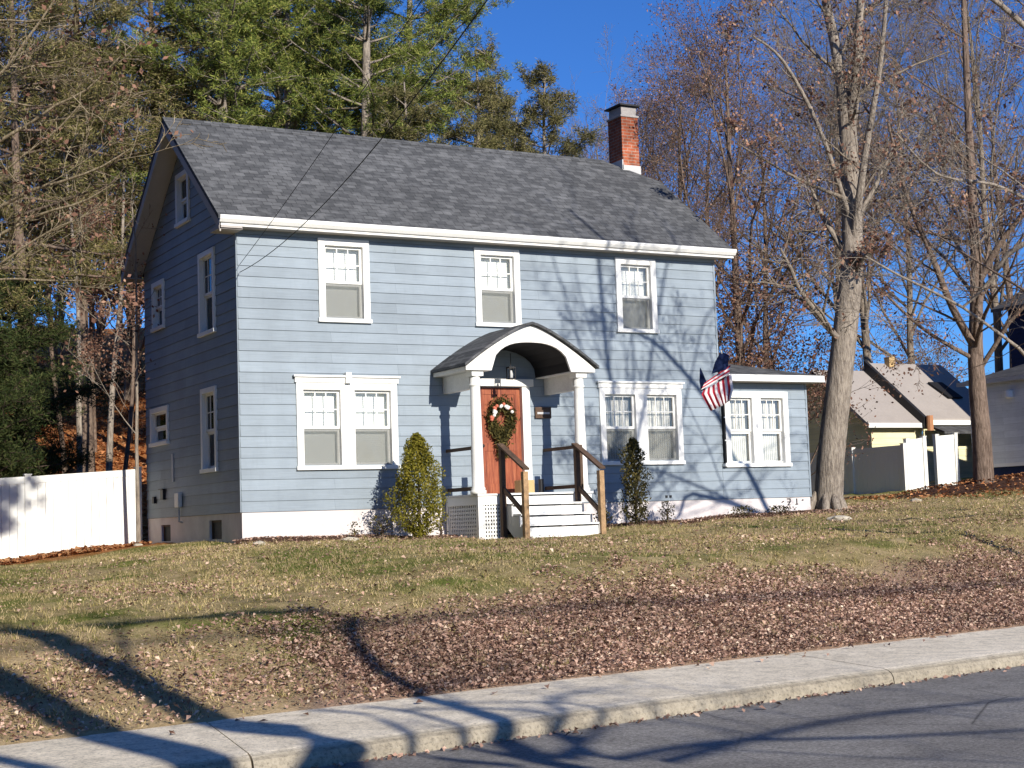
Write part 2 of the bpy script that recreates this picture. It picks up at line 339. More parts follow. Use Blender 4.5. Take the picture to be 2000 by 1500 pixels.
    def build(s, name, mat, parent=None, bevel=0.0, smooth=False):
        o = link(name, s.mesh(name, mat), parent)
        if smooth: o.data.polygons.foreach_set('use_smooth', [True]*len(o.data.polygons))
        if bevel:
            b = o.modifiers.new('bevel', 'BEVEL'); b.width = bevel; b.segments = 2; b.limit_method = 'ANGLE'
        return o
def copy_tree(o, parent=None):
    c = o.copy(); col.objects.link(c); c.parent = parent
    for ch in [q for q in bpy.data.objects if q.parent == o]: copy_tree(ch, c)
    return c

# ------------------------------------------------------------------ terrain
def sd_(x, y): return -(x-SC[0])*math.sin(SA)+(y-SC[1])*math.cos(SA)
XS = [-60, -12, -3, 0, 4, 8, 13, 17, 21, 26, 32, 60]; ZS = [-2.5, -1.1, -.80, -.52, -.57, -.47, -.345, -.17, 0.08, .42, .75, 1.6]
def gz(x, y):
    x = np.asarray(x, float); y = np.asarray(y, float)
    s = sd_(x, y); L = np.interp(x, XS, ZS)+np.where(y < 0, 0.030*y, 0.0)
    L = L+0.02*np.sin(x*1.3+y*.7)+0.012*np.sin(x*3.1-y*2.3)
    hill = np.maximum(0, y-12)*0.25; hill = np.where(y > 60, 12+(y-60)*0.05, hill)
    fall = 1-np.clip((x-14)/14, 0, 1)**1; fall = np.clip((18+y*0.3-x)/10, 0, 1)
    L = L+hill*fall
    t = np.clip(s/3.6, 0, 1); t = t*t*(3-2*t)*0.35+t*0.65
    z = -1.775+(L+1.775)*t
    return np.where(s < 0.0, -1.80-0.25*np.clip(-s/0.4, 0, 1), z)
def grid(a, b, n1, fine0, fine1, n2, b2):
    return np.unique(np.concatenate([np.linspace(a, fine0, n1), np.linspace(fine0, fine1, n2), np.linspace(fine1, b, b2)]))
gx = grid(-300, 400, 14, -22, 45, 268, 20); gy = grid(-120, 600, 8, -18, 16, 200, 30)
X, Y = np.meshgrid(gx, gy); Z = gz(X, Y)
Z = Z+np.where(sd_(X, Y) > 0.3, rng.normal(0, 0.012, X.shape), 0)
V = np.stack([X.ravel(), Y.ravel(), Z.ravel()], 1); nx, ny = len(gx), len(gy)
I = (np.arange(ny-1)[:, None]*nx+np.arange(nx-1)[None]).ravel()
g = link('ground', np_mesh('ground', V, np.stack([I, I+1, I+1+nx, I+nx], 1), M['ground'], True)); tag(g, kind='structure')
def su(u, s, z): return (SC[0]+u*math.cos(SA)-s*math.sin(SA), SC[1]+u*math.sin(SA)+s*math.cos(SA), z)
mb = MB(); mb.poly([su(-120, -1.6, -1.93), su(-120, -11, -1.90), su(200, -11, -1.90), su(200, -1.6, -1.93)])
tag(mb.build('road', M['asphalt']), kind='structure')
mb = MB(); U0 = (-5.45-SC[0])*math.cos(SA)+(-14.83-SC[1])*math.sin(SA)
prof = [(0.06, -1.9), (0.05, -1.775), (-0.5, -1.783), (-1.58, -1.80), (-1.655, -1.812), (-1.705, -1.835), (-1.735, -1.875), (-1.75, -1.99), (-1.5, -2.1), (0, -2.1)]
for i in range(-8, 14):
    a = U0+i*6.64+0.007; b = a+6.64-0.014; n = 24; rings = []
    for j in range(n+1):
        u = a+(b-a)*j/n; w_ = random.uniform(-.004, .004); k0 = len(mb.v)
        mb.v += [su(u+.33*s, s+(w_ if s < -1.6 else 0), z+(w_*.5)) for s, z in prof]; rings.append(k0)
    for r0, r1 in zip(rings, rings[1:]):
        for q in range(len(prof)):
            q2 = (q+1) % len(prof); mb.f.append((r0+q, r0+q2, r1+q2, r1+q)); mb.mi.append(0)
    for r0 in (rings[0], rings[-1]): mb.f.append(tuple(r0+q for q in range(len(prof)))); mb.mi.append(0)
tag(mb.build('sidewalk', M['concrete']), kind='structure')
# front path / driveway spur at the right edge
def ribbon(pts, wd, dz, name, mat):
    m = MB(); L = []
    for i, p in enumerate(pts):
        q = np.array(pts[min(i+1, len(pts)-1)])-np.array(pts[max(i-1, 0)]); q = q/np.linalg.norm(q); nrm = np.array([-q[1], q[0]])
        a = np.array(p)+nrm*wd/2; b = np.array(p)-nrm*wd/2
        L.append(((a[0], a[1], float(gz(*a))+dz), (b[0], b[1], float(gz(*b))+dz)))
    for (a, b), (c, d) in zip(L, L[1:]): m.poly([a, b, d, c])
    return tag(m.build(name, mat), kind='structure')
ribbon([(12+i*.5, -8.6+i*.12) for i in range(40)], 1.6, 0.035, 'driveway', M['asphalt'])

def bed(x0, x1, y0, y1):
    m = MB(); n = int((x1-x0)/.25); T = []
    for i in range(n+1):
        x = x0+(x1-x0)*i/n; f = y0-.12*math.sin(x*2.3)-.07*math.sin(x*5.1); T.append([(x, y, float(gz(x, y))+dz) for y, dz in ((y1, .05), ((y1+f)/2, .07), (f, -.01))])
    for a, b in zip(T, T[1:]):
        for k_ in (0, 1): m.poly([a[k_], a[k_+1], b[k_+1], b[k_]])
    return tag(m.build('mulch_bed', M['mulch']), kind='structure')
bed(-.25, 4.0, -.75, .0); bed(6.5, 13.1, -.65, .0)
# ------------------------------------------------------------------ the blue house
H = empty('blue_house', (0, 0, -0.5)); tag(H, 'two-storey blue clapboard house with charcoal roof and arched front porch', 'house')
HZ = 0.5    # children are given in world coordinates, shifted by the empty
def hp(mb, name, mat, parent=None, bevel=0.0, smooth=False):
    mb.v = [(x, y, z+(HZ if True else 0)) for x, y, z in mb.v]
    return mb.build(name, mat, parent or H, bevel, smooth)
W, DEP, HW = 10.52, 5.9, 5.12
EXPO = 0.192
def siding(fx, L, z0, z1, holes, top=None, expo=EXPO, lip=0.016):
    """fx(t, out, z) -> point; boards as sloped quads with a lip, cut round the holes; top(t) limits the height"""
    m = MB(); n = int(math.ceil((z1-z0)/expo))
    for i in range(n):
        a = z0+i*expo; b = min(z1, a+expo)
        cuts = sorted({a, b, *[h[2] for h in holes if a < h[2] < b], *[h[3] for h in holes if a < h[3] < b]})
        for za, zb in zip(cuts, cuts[1:]):
            zm = (za+zb)/2; iv = [(0, L)]
            for h0, h1, hz0, hz1 in holes:
                if hz0 <= zm <= hz1:
                    nv = []
                    for p, q in iv:
                        if h1 <= p or h0 >= q: nv.append((p, q)); continue
                        if h0 > p: nv.append((p, h0))
                        if h1 < q: nv.append((h1, q))
                    iv = nv
            o = lambda z: lip*(1-(z-a)/expo)
            for p, q in iv:
                if top:
                    p2, q2 = top(p, q, za), top(p, q, zb)
                    if p2 is None: continue
                    pa, qa = p2; pb, qb = q2 if q2 else ((pa+qa)/2, (pa+qa)/2)
                else: pa = pb = p; qa = qb = q
                m.poly([fx(pa, o(za), za), fx(qa, o(za), za), fx(qb, o(zb), zb), fx(pb, o(zb), zb)])
                if za == a: m.poly([fx(pa, 0, za), fx(qa, 0, za), fx(qa, o(za), za), fx(pa, o(za), za)])
                # dark board joints
    return m
FWIN = [('upper left', 1.66, 2.80, 3.46, 5.02, 1), ]
# openings (casing outer rectangles) on the front wall, x0,x1,z0,z1,sashes
ups = [(1.545, 2.565, 3.44, 5.00), (4.79, 5.79, 3.46, 5.00), (8.035, 9.02, 3.44, 4.98)]
lows = [(1.06, 3.06, 0.73, 2.32), (7.53, 9.53, 0.74, 2.30)]
DOOR = (4.80, 5.74, 0.20, 2.28)
CAS = 0.13
def inner(o): return (o[0]+CAS-.02, o[1]-CAS+.02, o[2]+0.09, o[3]-CAS+.02)
fholes = [inner(o) for o in ups+lows]+[DOOR]
hp(siding(lambda t, o, z: (t, -o, z), W, 0, HW, fholes), 'front_wall', M['siding'])
# gable wall, facing -x ; t = y
gwin = [(1.20, 2.14, 3.36, 4.96, 0), (4.42, 5.26, 3.84, 4.86, 0), (1.22, 2.12, 0.78, 2.37, 0), (4.25, 5.50, 1.47, 2.26, 1), (2.66, 3.50, 5.72, 6.78, 0)]
SL = 2.53/3.25
def gtop(p, q, z):
    if z <= HW+.1: return (p, q)
    d = (z-HW-.1)/SL; return (max(p, d), min(q, DEP-d)) if max(p, d) < min(q, DEP-d) else None
def gin(o): return (o[0]+.08, o[1]-.08, o[2]+0.07, o[3]-.08)
hp(siding(lambda t, o, z: (-o, t, z), DEP, 0, 7.5, [gin(o) for o in gwin], gtop), 'gable_wall', M['siding'])
hp(siding(lambda t, o, z: (W+o, t, z), DEP, 0, 7.5, [], gtop), 'gable_wall', M['siding'])
hp(siding(lambda t, o, z: (t, DEP+o, z), W, 0, HW, []), 'rear_wall', M['siding'])
m = MB(); m.box(-.03, 0.05, -.03, 0.05, 0, HW-.02)                                     # corner posts
hp(MB().box(-.022, -.001, .001, .07, 0, HW+.05), 'corner_board', M['siding'])
hp(MB().box(W-.02, W+.022, -.022, 0.02, 2.8, HW-.02), 'corner_board', M['siding'])
# foundation with basement windows on the gable side
m = MB()
bws = [(1.12, 1.83, -.46, -.11), (4.30, 4.93, -.48, -.15)]
ys = [0.004]+[v for b in bws for v in b[:2]]+[DEP]
for i in range(len(ys)-1):
    if i % 2 == 0: m.box(0.006, .2, ys[i], ys[i+1], -1.3, -.004)
    else:
        b = bws[i//2]; m.box(.006, .2, b[0], b[1], -1.3, b[2]); m.box(.006, .2, b[0], b[1], b[3], -.004)
m.box(.2, W, .004, .2, -1.3, -.004); m.box(.2, W, DEP-.2, DEP-.01, -1.3, -.004)
hp(m, 'foundation', M['foundation'])
for b in bws:
    f = hp(MB().box(.07, .09, b[0], b[1], b[2], b[3]), 'basement_window', M['dark_room'])
    hp(MB().box(.05, .07, b[0], b[0]+.04, b[2], b[3]).box(.05, .07, b[1]-.04, b[1], b[2], b[3]).box(.05, .07, b[0]+.04, b[1]-.04, b[3]-.04, b[3]), 'frame', M['darkwood'], f)
# interior backing so no light leaks through
hp(MB().box(.35, W-.1, .32, .34, 0, HW), 'light_leak_backing', M['dark_room'])

def window(o, wall='front', n=1, header=0, muntins=True, casing=CAS, lower='screen', upper='blind', dark=False, mat='white'):
    """double-hung window: o is the outer rectangle of the casing"""
    if wall == 'front': P = lambda a, b, y0, y1, z0, z1, mb: mb.box(a, b, y0, y1, z0, z1)
    else: P = lambda a, b, y0, y1, z0, z1, mb: mb.box(y0, y1, a, b, z0, z1)
    x0, x1, z0, z1 = o; T = casing; cm = M[mat]; sill = 0.075
    m = MB()
    P(x0, x0+T, -.045, .02, z0+sill, z1, m); P(x1-T, x1, -.045, .02, z0+sill, z1, m)
    P(x0+T, x1-T, -.043, .02, z1-T, z1, m)
    P(x0-.02, x1+.02, -.07, .1, z0, z0+sill, m)
    if header:
        P(x0-.03, x1+.03, -.062, .0, z1+.002, z1+.10, m); P(x0-.06, x1+.06, -.10, 0, z1+.10, z1+.135, m)
        if header == 2: xc = (x0+x1)/2; P(xc-.055, xc+.055, -.125, -.0, z1-.01, z1+.19, m)
    # reveals
    P(x0+T-.02, x0+T, .02, .14, z0+sill, z1-T+.02, m); P(x1-T, x1-T+.02, .02, .14, z0+sill, z1-T+.02, m); P(x0+T, x1-T, .02, .14, z1-T, z1-T+.02, m)
    fr = hp(m, 'window', cm, None, 0.004)
    xi0, xi1 = x0+T, x1-T; mull = 0.30 if n == 2 else 0
    if n == 2:
        xc = (x0+x1)/2; mull = min(0.30, (x1-x0)*.14); m = MB(); P(xc-mull/2, xc+mull/2, -.038, .12, z0+sill, z1-T, m)
        hp(m, 'mullion', cm, fr, 0.004); spans = [(xi0, xc-mull/2), (xc+mull/2, xi1)]
    else: spans = [(xi0, xi1)]
    za, zb = z0+sill, z1-T; zm = za+(zb-za)*0.51
    for a, b in spans:
        s = 0.045
        m = MB()      # upper sash, nearer the outside
        P(a, a+s, .035, .065, zm-.03, zb, m); P(b-s, b, .035, .065, zm-.03, zb, m); P(a+s, b-s, .035, .065, zb-s, zb, m); P(a+s, b-s, .035, .065, zm-.03, zm+.02, m)
        if muntins:
            for i in (1, 2): xx = a+s+(b-a-2*s)*i/3; P(xx-.010, xx+.010, .04, .052, zm+.02, zb-s, m)
            zz = (zm+.02+zb-s)/2; P(a+s, b-s, .041, .051, zz-.010, zz+.010, m)
        hp(m, 'sash', cm, fr)
        m = MB(); P(a, a+s, .068, .098, za, zm-.03, m); P(b-s, b, .068, .098, za, zm-.03, m); P(a+s, b-s, .068, .098, za, za+s+.01, m); P(a+s, b-s, .068, .098, zm-.075, zm-.03, m)
        hp(m, 'sash', cm, fr)
        m = MB(); P(a+s, b-s, .055, .058, zm+.02, zb-s, m); hp(m, 'pane', M['glass'], fr)
        m = MB(); P(a+s, b-s, .085, .088, za+s, zm-.07, m); hp(m, 'pane', M['glass'], fr)
        if lower == 'screen': m = MB(); P(a+.01, b-.01, .036, .038, za, zm-.035, m); hp(m, 'screen', M['screen'], fr)
        m = MB(); P(a-.02, b+.02, .17, .18, za-.05, zb+.05, m)
        hp(m, 'blind', M['dark_room'] if dark else M[upper], fr)
    return fr
for o in ups: window(o)
window(lows[0], n=2, header=2); window(lows[1], n=2, header=1, upper='curtain')
for i, o in enumerate(gwin):
    if i == 3:
        window(o[:4], 'gable', casing=.1, dark=True, muntins=False, lower='')
    else: window(o[:4], 'gable', casing=.1, dark=True, lower='', muntins=(i != 4))
hp(MB().prism([(.34, .35, 0), (.34, DEP-.2, 0), (.34, DEP-.2, 5.1), (.34, 2.95, 7.2), (.34, .35, 5.1)], (.02, 0, 0)), 'light_leak_backing', M['dark_room'])  # unseen backing added against light leaking through the gable
# roof: two slopes with thickness, clipped end at the right
OL, OR, OF = -0.43, 10.85, -0.30
ZE, YR = 5.25, 2.95; ZR = ZE+(YR-OF)*SL
TH = 0.09
def rz(y): return ZR-abs(y-YR)*SL
yc = 2.25; zc = rz(yc)
m = MB()
top = [(OL, OF, ZE), (OR, OF, ZE), (OR, yc, zc), (9.8, YR, ZR), (OL, YR, ZR)]
back = [(OL, YR, ZR), (9.8, YR, ZR), (OR, 2*YR-yc, zc), (OR, 2*YR-OF, ZE), (OL, 2*YR-OF, ZE)]
clip = [(9.8, YR, ZR), (OR, yc, zc), (OR, 2*YR-yc, zc)]
for q in (top, back, clip): m.poly(q)
for q in (top, back, clip): m.poly([(x, y, z-TH) for x, y, z in q][::-1])
for a, b in zip([(OR, OF, ZE), (OR, yc, zc), (OR, 2*YR-yc, zc)], [(OR, yc, zc), (OR, 2*YR-yc, zc), (OR, 2*YR-OF, ZE)]): m.poly([a, b, (b[0], b[1], b[2]-TH), (a[0], a[1], a[2]-TH)])
for a, b in (((OL, OF, ZE), (OL, YR, ZR)), ((OL, YR, ZR), (OL, 2*YR-OF, ZE)), ((OL, OF, ZE), (OR, OF, ZE)), ((OR, 2*YR-OF, ZE), (OL, 2*YR-OF, ZE))): m.poly([a, b, (b[0], b[1], b[2]-TH), (a[0], a[1], a[2]-TH)])
roof = hp(m, 'roof', M['roof'])
m = MB(); m.prism([(OL-.01, YR-.13, rz(YR-.13)+.012), (OL-.01, YR, ZR+.03), (OL-.01, YR+.13, rz(YR+.13)+.012), (OL-.01, YR, ZR+.002)], (9.8-OL, 0, 0))
hp(m, 'ridge_cap', M['roof'], roof)
# gutter/fascia, soffit, rake boards
m = MB(); m.prism([(OL, OF-.11, 5.235), (OL, OF-.115, 5.215), (OL, OF-.10, 5.17), (OL, OF-.06, 5.115), (OL, OF, 5.105), (OL, OF, 5.145), (OL, OF-.05, 5.15), (OL, OF-.09, 5.20)], (OR-OL, 0, 0))
hp(m, 'gutter', M['white'], roof)
m = MB(); m.box(OL+.02, OR-.02, OF-.02, OF+.002, 5.06, 5.16); hp(m, 'fascia', M['white_worn'], roof)
m = MB(); m.box(OL+.03, OR-.03, OF+.004, -.002, 5.065, 5.085); hp(m, 'soffit', M['soffit'], roof); hp(MB().box(OL+.03, OR-.03, DEP+.02, 2*YR-OF-.02, 5.065, 5.085), 'soffit', M['soffit'], roof)
hp(MB().box(0.0, W, -.028, -.0165, 4.99, 5.064), 'frieze_board', M['siding'])
for sgn in (0, 1):
    ya, yb = (OF-.02, YR) if sgn == 0 else (YR, 2*YR-OF)
    a = [(OL+.01, ya, rz(ya)-TH-.003), (OL+.01, yb, rz(yb)-TH-.003), (OL+.01, yb, rz(yb)-TH-.19), (OL+.01, ya, rz(ya)-TH-.19)]
    hp(MB().prism(a, (.025, 0, 0)), 'rake_board', M['soffit'], roof)
    a = [(OL+.036, ya, rz(ya)-TH-.12), (OL+.036, yb, rz(yb)-TH-.12), (OL+.036, yb, rz(yb)-TH-.14), (OL+.036, ya, rz(ya)-TH-.14)]
    hp(MB().prism(a, (-OL-.04, 0, 0)), 'rake_soffit', M['soffit'], roof)
    a = [(OR-.03, ya, rz(ya)-TH-.003), (OR-.03, min(yb, yc) if sgn == 0 else yb, rz(min(yb, yc) if sgn == 0 else yb)-TH-.003)]
hp(MB().box(OL+.0, .0, OF-.02, .18, 5.00, 5.062), 'eave_return', M['soffit'], roof)
# chimney
m = MB(); m.box(10.11, 10.56, 2.66, 3.22, 7.2, 8.78); ch = hp(m, 'chimney', M['brick'])
m = MB(); m.box(10.085, 10.585, 2.635, 3.245, 8.78, 8.83); m.box(10.13, 10.54, 2.68, 3.20, 8.83, 9.03); hp(m, 'chimney_cap', mottled('grey_concrete', (.3, .28, .27), .25, 6), ch, .01)  # cap in an uneven mid grey
m = MB(); m.box(10.06, 10.61, 2.60, 3.28, 9.04, 9.075)
for a in (10.16, 10.5):
    for b in (2.71, 3.16): m.box(a-.015, a+.015, b-.015, b+.015, 9.0, 9.04)
hp(m, 'rain_cap', M['black'], ch)
m = MB(); m.box(10.09, 10.58, 2.64, 2.66, 7.45, 7.66); m.box(10.08, 10.11, 2.64, 3.1, 7.55, 7.78); hp(m, 'flashing', M['trimgrey'], ch)
# side details on the gable: vents, meter box, pipe
g1 = hp(MB().box(-.10, -.02, 3.42, 3.68, 0.18, 0.46), 'utility_box', M['white_worn'], None, .01)
hp(MB().tube([(-.06, 3.5, .18), (-.06, 3.5, -.1), (.02, 3.5, -.12)], .02), 'conduit', M['trimgrey'], g1)
hp(MB().box(-.07, -.005, 4.55, 4.72, .36, .56).box(-.10, -.005, 4.52, 4.76, .56, .58), 'dryer_vent', M['black'])
hp(MB().box(-.07, -.005, 5.2, 5.32, .30, .44), 'dryer_vent', M['black'])
hp(MB().box(-.035, -.004, 3.95, 4.03, .7, 1.25), 'conduit', M['trimgrey'])
# ---------------- porch
PY = -1.4; PX0, PX1, PXC = 3.83, 6.60, 5.215; PZ, PA = 2.60, 3.36
m = MB()
HWD = PXC-PX0
def bow(x, lo, hi, hw=HWD): t = min(1, abs(x-PXC)/hw); return lo+(hi-lo)*(1-t**1.32)
rx = list(np.linspace(PX0-.05, PX1+.05, 25))
for x0, x1 in zip(rx, rx[1:]):
    z0, z1 = bow(x0, PZ-.02, PA+.02, HWD+.05), bow(x1, PZ-.02, PA+.02, HWD+.05)
    m.prism([(x0, PY-.06, z0), (x1, PY-.06, z1), (x1, PY-.06, z1-.05), (x0, PY-.06, z0-.05)], (0, -PY+.05, 0))
pr_ = hp(m, 'porch_roof', M['roof'])
def arch(y, th, xa, xb, zb, zt, ztop_l, pts=18):
    # pediment board with an arched opening
    m = MB(); out = [(PX0, PZ-.075), (PXC, PA-.03), (PX1, PZ-.075)]
    def ztop(x): return bow(x, PZ-.075, PA-.035)
    xs = list(np.linspace(PX0, xa, 7))[:-1]+list(np.linspace(xa, xb, pts))+list(np.linspace(xb, PX1, 7))[1:]
    def zlow(x):
        if x <= xa or x >= xb: return zb
        t = (x-(xa+xb)/2)/((xb-xa)/2); return zb+.0+(zt-zb)*max(0, 1-abs(t)**2.6)**0.5
    for a, b in zip(xs, xs[1:]):
        ea = 1e-4 if b > xa and a <= xa+1e-9 and b <= xb else 0
        m.prism([(a, y, zlow(a)), (b, y, zlow(b)), (b, y, max(ztop(b), zlow(b)+.001)), (a, y, max(ztop(a), zlow(a)+.001))], (0, th, 0))
    return m
hp(arch(PY+.02, .05, 4.36, 6.07, 2.46, 3.0, 0), 'pediment', M['white_worn'])
hp(MB().box(PXC-.03, PXC+.03, PY+.005, PY+.02, 3.02, 3.26), 'keystone', M['white_worn'])
# soffits left & right (sloped boards of the gable eaves), beams, barrel ceiling
for a_, b_ in ((PX0, 4.36), (6.07, PX1)): hp(MB().box(a_, b_, PY+.08, -.02, 2.455, 2.475), 'eave_soffit', M['white_worn'])
m = MB(); m.box(PX0, PX0+.03, PY+.08, -.02, 2.476, 2.53); m.box(PX1-.03, PX1, PY+.08, -.02, 2.476, 2.53); hp(m, 'eave_fascia', M['white_worn'])
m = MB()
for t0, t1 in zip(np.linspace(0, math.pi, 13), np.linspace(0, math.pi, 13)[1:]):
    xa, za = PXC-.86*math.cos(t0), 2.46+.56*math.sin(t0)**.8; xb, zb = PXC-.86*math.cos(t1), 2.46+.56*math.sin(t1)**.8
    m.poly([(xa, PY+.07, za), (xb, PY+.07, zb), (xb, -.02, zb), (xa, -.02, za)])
hp(m, 'vaulted_ceiling', M['dark_room'])  # near-black ceiling colour stands for the porch shade
CL, CRX, CY = 4.10, 6.33, -1.20
m = MB(); m.box(CL-.07, CL+.07, CY+.09, -.02, 2.14, 2.45); hp(m, 'porch_beam', M['white_worn'])
m = MB(); m.box(CRX-.07, CRX+.07, CY+.09, -.02, 2.14, 2.45); hp(m, 'porch_beam', M['white_worn'])
# curved brackets beneath the beams at the wall and behind the columns
for bx in (CL, CRX):
    s = MB(); r = .085
    s.lathe((bx, CY, .205), [(.15, 0), (.15, .06), (.125, .07), (.135, .10), (.115, .12), (.112, .5), (.092, 1.95), (.092, 1.97), (.112, 1.98), (.112, 2.01), (.095, 2.02), (.095, 2.15)], 20)
    c = hp(s, 'porch_column', M['white'], None, 0, True)
    s = MB(); s.box(bx-.12, bx+.12, CY-.12, CY+.12, 2.36, 2.455); hp(s, 'capital', M['white'], c, .005)
# door surround and door
m = MB(); m.box(DOOR[0]-.15, DOOR[0], -.05, .1, .2, 2.30); m.box(DOOR[1], DOOR[1]+.17, -.05, .1, .2, 2.30)
dfr = hp(m, 'door_frame', M['white'], None, .004)
hp(MB().box(DOOR[0]-.22, DOOR[1]+.24, -.09, .02, 2.30, 2.44), 'lintel', M['white'], dfr)
m = MB(); x0, x1, z0, z1 = DOOR; y = 0.05
m.box(x0, x1, y+.012, y+.05, z0, z1)
sx = [x0, x0+.12, (x0+x1)/2-.05, (x0+x1)/2+.05, x1-.12, x1]; rows = [(z0, z0+.22), (z0+.85, z0+1.0), (z0+1.55, z0+1.66), (z1-.13, z1)]
m.box(x0, x0+.12, y, y+.012, z0, z1); m.box(x1-.12, x1, y, y+.012, z0, z1); m.box(sx[2], sx[3], y, y+.012, z0+.22, z1-.13)
for a, b in rows:
    m.box(x0+.12, sx[2] if b < z1 and a > z0 else x1-.12, y, y+.012, a, b)
    if b < z1 and a > z0: m.box(sx[3], x1-.12, y, y+.012, a, b)
door = hp(m, 'front_door', M['door'], None)
hp(MB().lathe((0, 0, 0), [(.02, 0), (.035, .02), (.035, .05), (.01, .06)], 10), 'door_knob', M['black'], door)
kn = [o for o in bpy.data.objects if o.name.startswith('door_knob')][-1]; kn.rotation_euler = (R(90), 0, 0); kn.location = (DOOR[0]+.07+.0, .06+HZ, 1.15+HZ)
kn.location = (DOOR[0]+.07, .05+HZ*1.0, 1.15+HZ)
# lantern
m = MB(); m.tube([(5.2, -.6, 2.88), (5.2, -.6, 2.62)], .008, 5); m.box(5.13, 5.27, -.67, -.53, 2.59, 2.62); m.box(5.15, 5.25, -.65, -.55, 2.38, 2.40)
for a in (5.14, 5.26):
    for b in (-.66, -.54): m.box(a-.008, a+.008, b-.008, b+.008, 2.38, 2.6)
lt = hp(m, 'porch_lantern', M['black']); hp(MB().lathe((5.2, -.6, 2.41), [(.03, 0), (.04, .06), (.02, .14)], 10), 'bulb', M['trimgrey'], lt)
# deck, lattice, steps, rails
DX0, DX1, DY = 4.02, 6.45, -1.33
m = MB()
for i in range(9): yy = DY-.03+i*(1.33/9); m.box(DX0-.02, DX1+.02, yy, yy+1.33/9-.006, .165, .2)
hp(m, 'porch_deck', M['white_worn'])
m = MB(); m.box(DX0, DX1, DY, DY+.04, .0, .162); m.box(DX0, DX0+.04, DY+.04, -.02, .0, .162); m.box(DX1-.04, DX1, DY+.04, -.02, .0, .162)
m.box(DX0, DX0+.10, DY-.001, DY+.08, -.75, 0); m.box(DX0, DX0+.06, -.10, -.02, -.75, 0); hp(m, 'deck_frame', M['white'])
m = MB()
for i in range(7): x = DX0+.12+i*.055; m.box(x, x+.028, DY+.02, DY+.028, -.7, 0)
for i in range(9): z = -.62+i*.07; m.box(DX0+.1, DX0+.48, DY+.029, DY+.036, z, z+.035)
hp(m, 'lattice', M['white'])
m = MB()
for i in range(16): y = DY+.10+i*.072; m.box(DX0+.012, DX0+.02, y, y+.03, -.75, 0)
for i in range(9): z = -.66+i*.072; m.box(DX0+.021, DX0+.028, DY+.08, -.1, z, z+.04)
hp(m, 'lattice', M['white']); hp(MB().box(DX0+.3, DX1-.1, -.35, -.33, -.8, 0), 'under_deck_shade', M['dark_room'])  # near-black sheet added as the shade under the deck
SX0, SX1 = 4.56, 6.02
m = MB(); rs = .193
for i in range(4):
    z = .2-rs*i; yf = DY-.02-.28*i
    zb = z-rs
    m.box(SX0, SX1, yf-.02, yf, zb-(.25 if i == 3 else -.002), z-.062)
    if i: m.box(SX0-.01, SX1+.01, yf-.045, yf+.28-.021, z-.032, z)
    else: m.box(SX0-.01, SX1+.01, yf-.045, yf+.02-.03, z-.032, z-.001)
hp(m, 'front_steps', M['white'])
for i in range(4): hp(MB().box(SX0+.01, SX1-.01, DY-.01-.28*i, DY+.01-.28*i, .2-rs*(i+1)+.003, .16-rs*i), 'riser_gap_shade', M['dark_room'])  # near-black strip stands for the shade in the gap under each nosing
for sx_ in (SX0-.04, SX1+.005):
    pts = [(sx_, DY-.03, .14)]
    for i in range(4): pts += [(sx_, DY-.06-.28*i, .16-rs*i), (sx_, DY-.06-.28*i, .16-rs*(i+1))] if i < 3 else [(sx_, DY-.06-.28*i, .16-rs*i), (sx_, DY-.06-.28*i, -.75)]
    pts += [(sx_, DY-.6, -.75), (sx_, DY-.03, -.35)]
    hp(MB().prism(pts, (.035, 0, 0)), 'stringer', M['trimgrey'])
TY, BY = DY-.05, DY-.86
for i, px_ in enumerate((4.49, 6.09)):
    hp(MB().box(px_-.045, px_+.045, TY-.09, TY, -.62 if i == 0 else .0, 1.08), 'upper_post', M['darkwood'], None, .004)  # rail wood in two tones: shaded dark, sunlit tan on the newels
    hp(MB().box(px_-.05, px_+.05, BY-.10, BY, -.78, .56), 'newel_post', M['wood'], None, .004)
    m = MB(); m.bar((px_, TY+.02, 1.10), (px_, BY-.12, .60), .13, .035); hp(m, 'handrail', M['darkwood'])
    m = MB(); m.bar((px_, TY-.04, .30), (px_, BY-.02, -.20), .04, .085); hp(m, 'lower_rail', M['darkwood'])
for i, px_ in enumerate((DX0+.06, DX1-.24)):
    m = MB(); ya = -1.12 if i == 0 else TY-.02
    m.box(px_-.03, px_+.03, ya, -.03, 1.02, 1.08); m.box(px_-.02, px_+.02, ya, -.03, .27, .34)
    m.box(px_-.03, px_+.03, ya-.0, ya+.07, .2, 1.02); hp(m, 'side_railing', M['darkwood'])  # dark colour holds the shade on the railing sides
# ---------------- wing
WX0, WX1, WH, WD = 10.525, 12.84, 2.44, 4.0
bay = (10.62, 12.32, .66, 2.27)
hp(siding(lambda t, o, z: (WX0+t, -o+.0, z), WX1-WX0, 0, WH, [(bay[0]-WX0+.1, bay[1]-WX0-.1, bay[2]+.08, bay[3]-.1)]), 'wing_front_wall', M['siding'])
hp(siding(lambda t, o, z: (WX1+o, t, z), WD, 0, WH, []), 'wing_side_wall', M['siding'])
hp(siding(lambda t, o, z: (WX0+t, WD+o, z), WX1-WX0, 0, WH, []), 'wing_rear_wall', M['siding'])
hp(MB().box(WX1-.018, WX1+.022, -.022, .02, 0, WH), 'corner_board', M['siding'])
m = MB(); m.box(WX0-.004, WX1, .006, .2, -1.3, -.004); m.box(WX1-.2, WX1-.004, .2, WD, -1.3, -.004); hp(m, 'wing_foundation', M['foundation'])
hp(MB().box(WX0+.1, WX1-.1, .32, .34, 0, WH), 'light_leak_backing', M['dark_room'])  # unseen backing added to keep light out of the wing
window(bay, n=2, upper='curtain', lower='', casing=.14)
